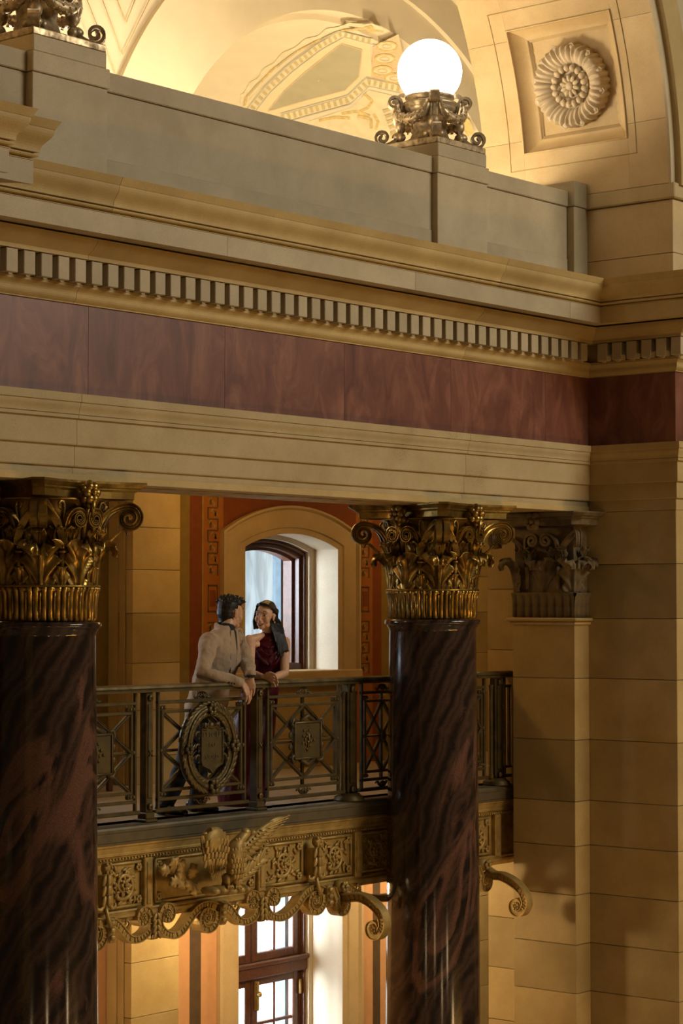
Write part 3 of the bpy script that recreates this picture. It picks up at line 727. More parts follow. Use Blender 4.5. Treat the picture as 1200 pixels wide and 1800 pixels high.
part('meeting_stile', MB().box(WX - .44, WX - .40, 14.18, 14.26, zb, 2.12, .006), 'wood', w1)

w2 = thing('window_2', 'lower casement window with brown wooden frame and bright white panes', 'window', kind='structure')
LZT, LZB = -.75, -3.9
lw = lambda hw, Y: (hw, LZT, 0, LZB, Y)
part('surround', wframe([lw(1.03, YW + .02), lw(1.03, YW - .05), lw(.99, YW - .055), lw(.97, YW - .03), lw(.83, YW - .03), lw(.82, YW - .015), lw(.745, YW - .015)]), 'arch', w2, weld=False)
part('surround_top', MB().box(WX - 1.04, WX + 1.04, YW - .04, YW + .05, LZT, -.30), 'arch', w2)
part('reveal', wframe([lw(.745, YW - .015), lw(.745, 14.12), lw(.70, 14.13), lw(.70, 14.2)]), 'carve', w2, weld=False)
part('frame', wframe([lw(.72, 14.18), lw(.66, 14.16), lw(.655, 14.2), lw(.62, 14.19), lw(.62, 14.30)]), 'wood', w2, weld=False)
ztr0, ztr1 = -1.97, -1.82
part('transom', MB().box(WX - .7, WX + .7, 14.14, 14.30, ztr0, ztr1, .012), 'wood', w2)
part('transom_moulding', MB().box(WX - .7, WX + .7, 14.11, 14.15, ztr1 - .035, ztr1 + .01, .01), 'wood', w2)
for z0, z1, nm in ((ztr1, LZT, 'transom_sash'), (LZB, ztr0, 'casement')):
    for sx in (-1, 1):
        xa, xb = (WX - .63, WX - .065) if sx < 0 else (WX - .055, WX + .63)
        s_ = part(nm, MB().box(xa, xa + .085, 14.20, 14.27, z0, z1, .008).box(xb - .085, xb, 14.20, 14.27, z0, z1, .008).box(xa, xb, 14.205, 14.265, z0, z0 + .08, .008).box(xa, xb, 14.205, 14.265, z1 - .08, z1, .008), 'wood', w2)
        xm = (xa + xb) / 2
        part('muntin', MB().box(xm - .016, xm + .016, 14.215, 14.26, z0 + .08, z1 - .08, .004), 'wood', s_)
        if nm == 'casement':
            for zz in (-2.42, -2.85): part('muntin', MB().box(xa + .085, xb - .085, 14.22, 14.26, zz - .014, zz + .014, .004), 'wood', s_)
        part('pane', MB().box(xa + .07, xm, 14.235, 14.242, z0 + .06, z1 - .06), 'glass', s_); part('pane', MB().box(xm, xb - .07, 14.235, 14.242, z0 + .06, z1 - .06), 'glass', s_)
        if nm == 'casement' and sx > 0:
            bo = part('bolt', MB().box(xa + .03, xa + .055, 14.15, 14.2, -2.28, -2.0, .006).ball((xa + .042, 14.14, -2.12), .028), 'gold', s_)
            part('hinge', MB().tube([(xb - .005, 14.18, -2.2), (xb - .005, 14.18, -2.06)], .014, 8), 'gold', s_)
part('outer_jamb', MB().box(WX + .56, WX + .75, 14.32, 14.44, LZB, LZT), 'jamb', w2)
part('outer_jamb', MB().box(WX - .75, WX - .60, 14.32, 14.44, LZB, LZT), 'jamb', w2)

# wooden bench against the wall at the left, glimpsed through the railing
bn = thing('bench', 'dark wooden bench against the wall behind the left railing panel', 'bench', (12.3, 13.35, ZF))
part('seat', MB().box(-.62, .42, -.22, .22, .42, .46, .01), 'wood', bn)
part('backrest', MB().box(-.62, .42, .19, .23, .46, .86, .01), 'wood', bn)
for sx in (-.58, .36):
    for sy in (-.18, .18): part('leg', MB().box(sx, sx + .05, sy, sy + .04, 0, .42, .005), 'wood', bn)
# back side of the upper openings so that nothing outside shows through

w3 = copy_tree(w1); w3.name = 'window_3'; w3.location.x -= 4.3; w3['label'] = 'arched upper window hidden behind the left column'
o = part('sky_backdrop', MB().box(5.0, 22.0, 15.6, 15.62, .2, 4.0), 'outdoor', None); tag(o, 'pale daylight view outside the upper window', 'sky', None, 'structure')
o = part('sky_backdrop', MB().box(5.0, 22.0, 15.6, 15.62, -4.5, .2), 'outdoor_white', None); tag(o, 'white daylight outside the lower window', 'sky', None, 'structure')
# ------------------------------------------------------------------ columns
YCOL = 10.62
def scroll2(pts_fn, turns): pass
def spiral(c, r0, r1, a0, turns, k=40):
    """2D spiral, from outer r0 at angle a0 to inner r1; turns signed"""
    return [(c[0] + (r0 + (r1 - r0) * i / k) * math.cos(a0 + turns * 2 * PI * i / k), c[1] + (r0 + (r1 - r0) * i / k) * math.sin(a0 + turns * 2 * PI * i / k)) for i in range(k + 1)]
def bez(p0, p1, p2, p3, k=12):
    out = []
    for i in range(k + 1):
        t = i / k; a = (1 - t) ** 3; b = 3 * (1 - t) ** 2 * t; c = 3 * (1 - t) * t * t; d = t ** 3
        out.append(tuple(a * p0[j] + b * p1[j] + c * p2[j] + d * p3[j] for j in range(len(p0))))
    return out
def ribbon(path3, wvec, widths, thick, rib=0.3):
    """channelled ribbon along a 3D path: width along wvec, thickness across"""
    P = [Vector(p) for p in path3]; W = Vector(wvec).normalized(); rings = []; m = len(P)
    for i in range(m):
        t = (P[min(i + 1, m - 1)] - P[max(i - 1, 0)]); t = t.normalized() if t.length > 1e-9 else Vector((0, 0, 1))
        w = widths[i] if isinstance(widths, (list, tuple)) else widths
        th = thick[i] if isinstance(thick, (list, tuple)) else thick
        n_ = t.cross(W).normalized(); h = th / 2
        sec = [(-w / 2, -h), (w / 2, -h), (w / 2, h), (w * .36, h), (w * .28, h * (1 - rib * 2)), (0, h * (1 - rib)), (-w * .28, h * (1 - rib * 2)), (-w * .36, h), (-w / 2, h)]
        rings.append([P[i] + W * a + n_ * b for a, b in sec])
    return MB().loft(rings, True, True, False)
def smooth_path(P, k=3):
    out = []; n_ = len(P)
    for i in range(n_ - 1):
        p0, p1, p2, p3 = P[max(0, i - 1)], P[i], P[i + 1], P[min(n_ - 1, i + 2)]
        for q in range(k):
            t = q / k; out.append(tuple(.5 * (2 * p1[j] + (p2[j] - p0[j]) * t + (2 * p0[j] - 5 * p1[j] + 4 * p2[j] - p3[j]) * t * t + (3 * p1[j] - p0[j] - 3 * p2[j] + p3[j]) * t ** 3) for j in range(2)))
    out.append(tuple(P[-1])); return out
def leaf_surface(mid, width, lobes=4, cup=.25, rib=.35, thick=.008, nu=21, fine=3, edge=.26):
    """mid: list of (out, up) along the midrib; returns a lobed, veined leaf standing in +Y(out) / Z(up), width along X"""
    mid = smooth_path(mid, fine); m = len(mid); rows = []
    for i in range(m):
        v_ = i / (m - 1); a, b = mid[max(0, i - 1)], mid[min(m - 1, i + 1)]
        tx, tz = b[0] - a[0], b[1] - a[1]; l = math.hypot(tx, tz) or 1; nx, nz = tz / l, -tx / l     # outward normal
        w = width(v_); row = []
        for j in range(nu):
            u_ = (j / (nu - 1) - .5) * 2; au = abs(u_)
            ph = 2 * PI * lobes * (v_ - .30 * au)
            ww = w * (1 + edge * (math.cos(ph) - .3) * au ** 1.5)
            off = -cup * w * u_ * u_ + .11 * w * math.cos(ph) * au ** .7 * (1 - .3 * v_) + .05 * w * math.cos(ph * 2) * au + .22 * w * math.exp(-(u_ * 8) ** 2) - .10 * w * math.exp(-((au - .2) * 9) ** 2)
            row.append((u_ * ww, mid[i][0] + nx * off + tx / l * w * .10 * au, mid[i][1] + nz * off + tz / l * w * .10 * au))
        rows.append(row)
    mb = MB(); mb.loft(rows, False, False, True)
    back = [[(x_, y_ - thick, z_) for x_, y_, z_ in r_] for r_ in rows]; mb.loft(back, False, False, True)
    mb.loft([rows[-1], back[-1]], False, False, True)
    mb.loft([[r_[0] for r_ in rows], [r_[0] for r_ in back]], False, False, True); mb.loft([[r_[-1] for r_ in rows], [r_[-1] for r_ in back]], False, False, True)
    return mb
def ribbon2(path3, wvec, widths, thick):
    """scroll band with a sunk channel on both broad faces"""
    P = [Vector(p) for p in path3]; W = Vector(wvec).normalized(); rings = []; m = len(P)
    for i in range(m):
        t = (P[min(i + 1, m - 1)] - P[max(i - 1, 0)]); t = t.normalized() if t.length > 1e-9 else Vector((0, 0, 1))
        w = (widths[i] if isinstance(widths, (list, tuple)) else widths) / 2; h = (thick[i] if isinstance(thick, (list, tuple)) else thick) / 2; n_ = t.cross(W).normalized()
        sec = [(-w, -h), (w, -h), (w, -h * .62), (w * .55, -h * .45), (w * .85, 0), (w * .55, h * .45), (w, h * .62), (w, h), (-w, h), (-w, h * .62), (-w * .55, h * .45), (-w * .85, 0), (-w * .55, -h * .45), (-w, -h * .62)]
        rings.append([P[i] + W * a + n_ * b for a, b in sec])
    return MB().loft(rings, True, True, False)
# profile of the big acanthus leaf (z measured from the top of the fluted band = 0)
LEAF_MID = [(.345, 0), (.348, .05), (.352, .10), (.358, .15), (.368, .195), (.385, .232), (.412, .257), (.442, .262), (.462, .248), (.470, .222), (.464, .196)]
LEAF = leaf_surface(LEAF_MID, lambda v_: .075 + .055 * math.sin(min(1, v_ * 1.25) * PI * .75) - .065 * max(0, v_ - .6) * 2.2, 4)
LOWLEAF = leaf_surface([(.343, 0), (.347, .04), (.352, .08), (.362, .11), (.376, .125), (.384, .115)], lambda v_: .055 * (1 - .75 * v_ * v_), 2)
CAL = leaf_surface([(.352, .22), (.372, .262), (.386, .305), (.405, .345), (.43, .365)], lambda v_: .018 + .040 * math.sin(v_ * PI * .55), 3, cup=.5)
def capital_parts(root, m, z0, legs=24, rs=1.0):
    """round Corinthian capital, local origin on the column axis, z0 = bottom of the fluted band"""
    ZB = z0 + .225
    bell = MB().lathe([(0.30, z0), (.325, z0 + .01), (.335, z0 + .2), (.338, ZB), (.33, ZB + .1), (.335, ZB + .3), (.36, ZB + .45), (.40, ZB + .555), (.42, ZB + .565), (.0, ZB + .57)], 40)
    be = part('bell', bell, m, root)
    # fluted petal band
    fl_ = MB(); a = PI / legs * .93
    rows = []
    for r_, z_, w_ in ((.335, .0, .96), (.350, .010, .98), (.352, .10, 1), (.358, .185, 1), (.374, .203, 1.0), (.374, .220, .95), (.345, .228, .8)):
        row = []
        for u_, dr in ((-1, -.018), (-.92, 0), (-.36, .004), (-.26, -.014), (.26, -.014), (.36, .004), (.92, 0), (1, -.018)):
            rr = r_ + (dr if z_ > .008 and z_ < .19 else min(dr, 0) * .5)
            row.append((rr * math.sin(a * u_ * w_), rr * math.cos(a * u_ * w_), z_))
        rows.append(row)
    fl_.loft(rows, False, False, True)
    fl_.tube([(0, .349, .02), (0, .352, .15), (0, .36, .188)], .0075, 6)
    fm = fl_.mesh('flute', m, weld=False)
    for k in range(legs): ob('flute', fm, root, (0, 0, z0), (0, 0, 2 * PI * k / legs))
    part('band_ring', MB().lathe([(.34, ZB - .008), (.372, ZB - .004), (.376, ZB + .003), (.366, ZB + .010), (.34, ZB + .008)], 48), m, root)
    lm = LEAF.mesh('acanthus_leaf', m); ll = LOWLEAF.mesh('small_leaf', m); cm = CAL.mesh('calyx_leaf', m)
    for k in range(8):
        rz = PI / 4 * k
        ob('acanthus_leaf', lm, root, (0, 0, ZB), (0, 0, rz))
        r2 = rz + PI / 8
        ob('small_leaf', ll, root, (0, 0, ZB), (0, 0, r2))
        st = MB().tube([(0, .348, .03), (0, .352, .12), (0, .358, .215)], [.014, .016, .019], 8).lathe([(.012, 0), (.027, .004), (.027, .014), (.02, .02)], 12, (0, .358, .212))
        part('stem', st, m, root, (0, 0, ZB), (0, 0, r2))
        # calyx cup: three leaves opening upward
        for da, sc in ((-.17, .9), (.17, .9), (0, 1.0)):
            o = ob('calyx_leaf', cm, root, (0, 0, ZB), (0, 0, r2 + da * (1 if da else 0)), (sc * .8, 1 if da == 0 else .985, 1))
    # corner volutes and inner helices
    for q in range(4):
        ca = PI / 4 + q * PI / 2                 # corner direction (measured so that 0 = +Y)
        for s_ in (-1, 1):
            sa = ca + s_ * PI / 8
            # path from stem calyx to corner
            p0 = Vector((-.375 * math.sin(sa), .375 * math.cos(sa), ZB + .27))
            dirc = Vector((-math.sin(ca), math.cos(ca), 0))
            perp = Vector((-math.cos(ca), -math.sin(ca), 0)) * s_
            cc = dirc * .560 + perp * .030; cz = ZB + .448; R0 = .082
            top = cc + Vector((0, 0, cz + R0)) - dirc * 0
            pth = bez(p0, p0 + Vector((0, 0, .14)) + dirc * .03, top - dirc * .16 - Vector((0, 0, .012)), top, 12)
            sp = spiral((0, 0), R0, .008, PI / 2, -1.9, 40)
            pth = [Vector(p) for p in pth] + [cc + dirc * a_ + Vector((0, 0, cz + b_)) for a_, b_ in sp[1:]]
            n_ = len(pth); wd_ = [.050 - .018 * (i / n_) for i in range(n_)]; th_ = [.044 if i < 12 else .044 - .026 * (i - 12) / (n_ - 12) for i in range(n_)]
            part('volute', ribbon2(pth, perp, wd_, th_), m, root)
        # leaf under each corner volute
        cl_ = leaf_surface([(.40, ZB + .25), (.44, ZB + .30), (.485, ZB + .345), (.525, ZB + .372), (.548, ZB + .362), (.552, ZB + .340)], lambda v_: .045 * (1 - .45 * v_), 2, cup=.2)
        part('corner_leaf', cl_, m, root, (0, 0, 0), (0, 0, ca))
        # inner helices to the face centre
        fa = q * PI / 2
        for s_ in (-1, 1):
            sa = fa + s_ * PI / 8
            p0 = Vector((-.375 * math.sin(sa), .375 * math.cos(sa), ZB + .27))
            lat = Vector((-math.cos(fa), -math.sin(fa), 0)) * s_; outd = Vector((-math.sin(fa), math.cos(fa), 0))
            cc = outd * .405 + lat * .070; cz = ZB + .432; R0 = .058
            top = cc + Vector((0, 0, cz + R0))
            pth = bez(p0, p0 + Vector((0, 0, .13)), top + lat * .09, top, 10)
            sp = spiral((0, 0), R0, .010, PI / 2, 1.7, 28)
            pth = [Vector(p) for p in pth] + [cc + lat * a_ + Vector((0, 0, cz + b_)) for a_, b_ in sp[1:]]
            part('helix', ribbon2(pth, outd, .044, [.032 - .016 * i / (len(pth) - 1) for i in range(len(pth))]), m, root)
            # small curl above
            q0 = Vector((-.385 * math.sin(sa), .385 * math.cos(sa), ZB + .33)); qc = Vector((-.40 * math.sin(sa), .40 * math.cos(sa), ZB + .52))
            part('tendril', MB().tube([q0, q0 + Vector((0, 0, .1)), qc] + [qc + lat * (.026 * math.cos(t_) - .026) * -1 + Vector((0, 0, .026 * math.sin(t_))) for t_ in [PI * .3 * j_ for j_ in range(1, 6)]], .0085, 6), m, root)
        # central stalk and fleuron on the abacus
        stalk = MB().tube([outd * .37 + Vector((0, 0, ZB + .30)), outd * .395 + Vector((0, 0, ZB + .42)), outd * .43 + Vector((0, 0, ZB + .54))], [.014, .018, .014], 8)
        part('stalk', stalk, m, root)
        fe = MB()
        for k in range(6):
            t_ = k * PI / 3
            fe.ball(outd * .455 + lat * .040 * math.cos(t_) + Vector((0, 0, ZB + .60 + .045 * math.sin(t_))), (.032, .032, .032), 8, 6)
            t_ += .5
            fe.ball(outd * .435 + lat * .060 * math.cos(t_) + Vector((0, 0, ZB + .59 + .066 * math.sin(t_))), (.026, .026, .028), 8, 6)
        fe.ball(outd * .48 + Vector((0, 0, ZB + .60)), .02, 8, 6); fe.tube([outd * .47 + Vector((0, 0, ZB + .55)), outd * .455 + Vector((0, 0, ZB + .44)) + lat * .01], [.02, .009], 6)
        part('fleuron', fe, m, root)
    # abacus: concave sides, cut corners
    def outline(c, cut, dip, k=10):
        pts = []
        for q in range(4):
            a_ = q * PI / 2; rot = Matrix.Rotation(a_, 3, 'Z')
            x0, x1 = -c + cut, c - cut
            for i in range(k + 1):
                t = i / k; x_ = x0 + (x1 - x0) * t; y_ = c - dip * (1 - (2 * t - 1) ** 2)
                pts.append(rot @ Vector((-x_, y_, 0)))
        return pts
    ab = MB(); rings = []
    for c, dip, z_ in ((.40, .05, .566), (.445, .085, .572), (.447, .088, .615), (.468, .095, .628), (.468, .095, .637), (.480, .098, .642), (.505, .105, .665), (.505, .105, .680)):
        rings.append([(p.x, p.y, ZB + z_) for p in outline(c, .055, dip)])
    ab.loft(rings, True, True); part('abacus', ab, m, root)
def column(x, label):
    t = thing('column', label, 'column', (x, YCOL, -4.2))
    B = 4.2; zt = 1.500 + B
    prof = [(.0, 0.0), (.48, 0.0), (.48, .10), (.44, .16), (.46, .22), (.405, .30), (.395, .34)]
    part('base', MB().lathe(prof, 48), 'granite', t)
    sh = []
    for i in range(25):
        u_ = i / 24; sh.append((.388 - .042 * u_ ** 1.6 - .0, .34 + (zt - .10 - .34) * u_))
    sh += [(.350, zt - .075), (.362, zt - .060), (.364, zt - .050), (.366, zt - .046), (.380, zt - .040), (.384, zt - .024), (.380, zt - .008), (.366, zt - .002), (.0, zt)]
    part('shaft', MB().lathe(sh, 72), 'granite', t)
    capital_parts(t, 'gilt', zt + .002)
    return t
colR = column(13.764, 'dark polished granite column with gilded capital right of the couple')
colL = copy_tree(colR); colL.location = (2 * XC - 13.764, YCOL, -4.2)
tag(colL, 'dark polished granite column with gilded capital cut by the left picture edge')
for o in (colR, colL): o['group'] = 'granite columns of the gallery screen'

# ------------------------------------------------------------------ pilaster on the right wall
pl = thing('pilaster', 'square limestone pilaster with dark carved capital against the right wall', 'pilaster', (XP, (YE + YP2) / 2, -4.2))
ox, oy = XP, (YE + YP2) / 2
def lp(x0, x1, y0, y1, z0, z1, b=.004): return MB().box(x0 - ox, x1 - ox, y0 - oy, y1 - oy, z0 + 4.2, z1 + 4.2, b)
zz = [1.46, 0.992, 0.473, -0.042, -0.417, -0.823, -1.239, -1.643, -2.052, -2.47, -2.89, -3.3, -3.75, -4.2]
for z1, z0 in zip(zz[:-1], zz[1:]): part('stone_block', lp(XP, XW - .001, YE, YP2, z0 + g, z1 - g), 'stone', pl)
part('collar', lp(XP - .05, XW - .001, YE - .05, YP2 + .05, 1.475, 1.505, .012), 'stone', pl)
part('collar', lp(XP - .022, XW - .001, YE - .022, YP2 + .022, 1.445, 1.474, .008), 'stone', pl)
ZB = 1.505 + .215
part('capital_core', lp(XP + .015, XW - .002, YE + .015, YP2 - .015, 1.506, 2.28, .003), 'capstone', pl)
hw = (YP2 - YE) / 2
# flute band on two visible faces (and the rear)
fp = MB(); 
for r_ in range(1):
    rows = []
    for d_, z_ in ((0, 0), (.014, .01), (.016, .1), (.022, .175), (.036, .192), (.036, .208), (.008, .215)):
        rows.append([(u_, -d_ - (.0 if abs(u_) > .010 or z_ > .18 else -.012), z_) for u_ in (-.0375, -.036, -.013, -.009, .009, .013, .036, .0375)])
    fp.loft(rows, False, False, True)
fpm = fp.mesh('flute', 'capstone', weld=False)
n_ = 8
for k in range(n_):
    yy = YE + (k + .5) * (YP2 - YE) / n_; ob('flute', fpm, pl, (XP + .014 - ox, yy - oy, 1.507 + 4.2), (0, 0, -PI / 2), (1.06, 1, 1))
for k in range(3):
    xx = XP + (k + .5) * (XW - XP) / 3; ob('flute', fpm, pl, (xx - ox, YE + .014 - oy, 1.507 + 4.2), (0, 0, 0), (.97, 1, 1))
lm2 = leaf_surface([(a - .345, b) for a, b in LEAF_MID], lambda v_: .075 + .055 * math.sin(min(1, v_ * 1.25) * PI * .75) - .065 * max(0, v_ - .6) * 2.2, 4).mesh('acanthus_leaf', 'capstone')
cal2 = leaf_surface([(a - .350, b) for a, b in [(.352, .22), (.372, .262), (.386, .305), (.405, .345), (.43, .365)]], lambda v_: .018 + .040 * math.sin(v_ * PI * .55), 3, cup=.5).mesh('calyx_leaf', 'capstone')
def pput(nm, me, x, y, rz, sc=(1, 1, 1), z=ZB): return ob(nm, me, pl, (x - ox, y - oy, z + 4.2), (0, 0, rz), sc)
RZX, RZY = PI / 2, PI            # leaf local +Y(out) -> -X / -Y
pput('acanthus_leaf', lm2, XP + .01, oy, RZX); pput('acanthus_leaf', lm2, XP + .02, YE + .02, RZX + PI / 4); pput('acanthus_leaf', lm2, XP + .02, YP2 - .02, RZX - PI / 4)
pput('acanthus_leaf', lm2, XW - .115, YE + .01, RZY, (.8, 1, 1))
for yy in (oy - hw / 2, oy + hw / 2):
    pput('calyx_leaf', cal2, XP + .01, yy, RZX, (.9, 1, 1)); pput('calyx_leaf', cal2, XP + .01, yy - .05, RZX + .3, (.7, 1, .95)); pput('calyx_leaf', cal2, XP + .01, yy + .05, RZX - .3, (.7, 1, .95))
    part('stem', MB().tube([(XP - ox, yy - oy, ZB + 4.23), (XP - .008 - ox, yy - oy, ZB + 4.42)], [.014, .02], 8), 'capstone', pl)
pput('calyx_leaf', cal2, (XP + XW) / 2, YE + .01, RZY, (.9, 1, 1))
def vol(c, d, lat, R0, p0, turns, w, th, nm):
    c = Vector(c) - Vector((ox, oy, -4.2)); p0 = Vector(p0) - Vector((ox, oy, -4.2)); d = Vector(d).normalized()
    top = c + Vector((0, 0, R0)); pth = [Vector(p) for p in bez(p0, p0 + Vector((0, 0, .12)), top - d * .12, top, 10)]
    pth += [c + d * a_ + Vector((0, 0, b_)) for a_, b_ in spiral((0, 0), R0, .012, PI / 2, -turns, 30)[1:]]
    part(nm, ribbon(pth, lat, w, th), 'capstone', pl)
zc = ZB + .44
vol((XP - .10, YE - .10, zc), (-1, -1, 0), (1, -1, 0), .07, (XP - .01, oy - hw / 2, ZB + .26), 1.8, .05, .028, 'volute')
vol((XP - .10, YP2 + .10, zc), (-1, 1, 0), (1, 1, 0), .07, (XP - .01, oy + hw / 2, ZB + .26), 1.8, .05, .028, 'volute')
vol((XP - .05, oy - .07, zc), (0, 1, 0), (1, 0, 0), .055, (XP - .01, oy - hw / 2, ZB + .26), 1.6, .04, .022, 'helix')
vol((XP - .05, oy + .07, zc), (0, -1, 0), (1, 0, 0), .055, (XP - .01, oy + hw / 2, ZB + .26), 1.6, .04, .022, 'helix')
fe = MB()
for k in range(6):
    fe.ball((XP - .15 - ox, oy + .05 * math.cos(k * PI / 3) - oy, ZB + .60 + .05 * math.sin(k * PI / 3) + 4.2), .033, 8, 6)
fe.ball((XP - .17 - ox, 0, ZB + .6 + 4.2), .022, 8, 6); part('fleuron', fe, 'capstone', pl)
ab = MB(); rings = []
for e_, z_ in ((.03, .56), (.10, .57), (.10, .615), (.125, .628), (.125, .637), (.15, .645), (.175, .668), (.175, .680)):
    rings.append([(XP - e_ + .06 - ox, YE - e_ - oy, ZB + z_ + 4.2), (XW - .003 - ox, YE - e_ - oy, ZB + z_ + 4.2), (XW - .003 - ox, YP2 + e_ - oy, ZB + z_ + 4.2), (XP - e_ + .06 - ox, YP2 + e_ - oy, ZB + z_ + 4.2), (XP - e_ - ox, YP2 + e_ - .06 - oy, ZB + z_ + 4.2), (XP - e_ + .06 - ox, YP2 - .15 - oy, ZB + z_ + 4.2), (XP - e_ + .06 - ox, YE + .15 - oy, ZB + z_ + 4.2), (XP - e_ - ox, YE - e_ + .06 - oy, ZB + z_ + 4.2)])
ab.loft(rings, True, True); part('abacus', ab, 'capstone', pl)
# ------------------------------------------------------------------ bronze railing
YR = 11.12
rl = thing('railing', 'dark bronze lattice railing with shield and plaques along the balcony', 'railing', (12.0, YR, ZF))
def RX(px): return XY(px, YR) - 12.0
def rbox(x0, x1, y0, y1, z0, z1, b=.004): return MB().box(x0, x1, y0, y1, z0 - ZF, z1 - ZF, b)
def rz(z): return z - ZF
X0, X1 = 8.3 - 12.0, XW - 12.0 - .01
hr = [(-.052, .985), (-.052, 1.0), (-.045, 1.006), (-.055, 1.014), (-.05, 1.03), (-.02, 1.04), (.02, 1.04), (.05, 1.03), (.055, 1.014), (.045, 1.006), (.052, 1.0), (.052, .985)]
posts = [(RX(258), 'p'), (RX(451), 'p'), (RX(613), 'w'), (RX(738), 'w'), (RX(871), 'w')]
edges = [X0] + [p for p, _ in posts] + [X1]
for a, b in zip(edges[:-1], edges[1:]):
    part('handrail', MB().loft([[(a + .001, y_, rz(z_)) for y_, z_ in hr], [(b - .001, y_, rz(z_)) for y_, z_ in hr]]), 'rail', rl)
for p, k in posts:
    if k == 'p':
        po = part('post', rbox(p - .034, p + .034, -.034, .034, .13, .985).merge(rbox(p - .022, p + .022, -.042, .04, .23, .90)).merge(rbox(p - .045, p + .045, -.045, .045, ZF + .022, .13, .006)).merge(rbox(p - .06, p + .06, -.06, .06, ZF, ZF + .024, .006)), 'rail', rl)
        for zz_ in (.945, .17): part('rosette', MB().ball((p, -.045, rz(zz_)), (.026, .012, .026), 8, 6).ball((p, -.055, rz(zz_)), .010, 6, 4), 'rail', po)
        part('cross_mark', MB().tube([(p - .018, -.046, rz(.53)), (p + .018, -.046, rz(.57))], .005, 6).tube([(p + .018, -.046, rz(.53)), (p - .018, -.046, rz(.57))], .005, 6), 'rail', po)
    else:
        po = part('post', rbox(p - .05, p + .05, -.03, .03, .12, .985).merge(rbox(p - .03, p + .03, -.045, .045, .2, .92)), 'rail', rl)
        for sx in (-.072, .072): part('colonette', MB().lathe([(.02, .11), (.024, .13), (.02, .15), (.017, .2), (.017, .86), (.02, .9), (.024, .915), (.02, .925)], 12, (p + sx, 0, rz(0) )), 'rail', po)
        part('post_base', MB().lathe([(.0, .0), (.125, 0), (.125, .012), (.115, .02), (.118, .03), (.09, .045), (.085, .06), (.0, .06)], 24, (p, 0, 0)), 'rail', po)
        for zz_ in (.945, .15): part('rosette', MB().ball((p, -.045, rz(zz_)), (.028, .012, .028), 8, 6).ball((p, -.055, rz(zz_)), .010, 6, 4), 'rail', po)
def crest(x, z, up_, parent):
    mb = MB()
    mb.tube([(x + .055 * math.cos(t_ * PI / 8), 0, rz(z) + up_ * .042 * math.sin(t_ * PI / 8)) for t_ in range(9)], .010, 6)
    for t_ in range(1, 6): mb.tube([(x, -.005, rz(z)), (x + .05 * math.cos(t_ * PI / 6), -.012, rz(z) + up_ * .038 * math.sin(t_ * PI / 6))], [.004, .008], 6)
    for sx in (-1, 1): mb.tube([(x + sx * .05, 0, rz(z) + up_ * .01), (x + sx * .075, 0, rz(z) + up_ * .004), (x + sx * .085, 0, rz(z) + up_ * .016)], .007, 6)
    mb.ball((x, -.014, rz(z) + up_ * .02), .012, 8, 6)
    part('shell_crest', mb, 'rail', parent)
def bar(a, b, w, nm, parent, y=0.0, d=.026):
    a = Vector((a[0], y, rz(a[1]))); b = Vector((b[0], y, rz(b[1]))); t = (b - a).normalized(); n_ = Vector((-t.z, 0, t.x)); mb = MB(); rings = []
    for p in (a, b):
        sec = [(-w / 2, d / 2), (w / 2, d / 2), (w / 2, -d * .2), (w * .28, -d / 2), (w * .12, -d * .3), (-w * .12, -d * .3), (-w * .28, -d / 2), (-w / 2, -d * .2)]
        rings.append([p + n_ * u_ + Vector((0, v_, 0)) for u_, v_ in sec])
    mb.loft(rings); return part(nm, mb, 'rail', parent)
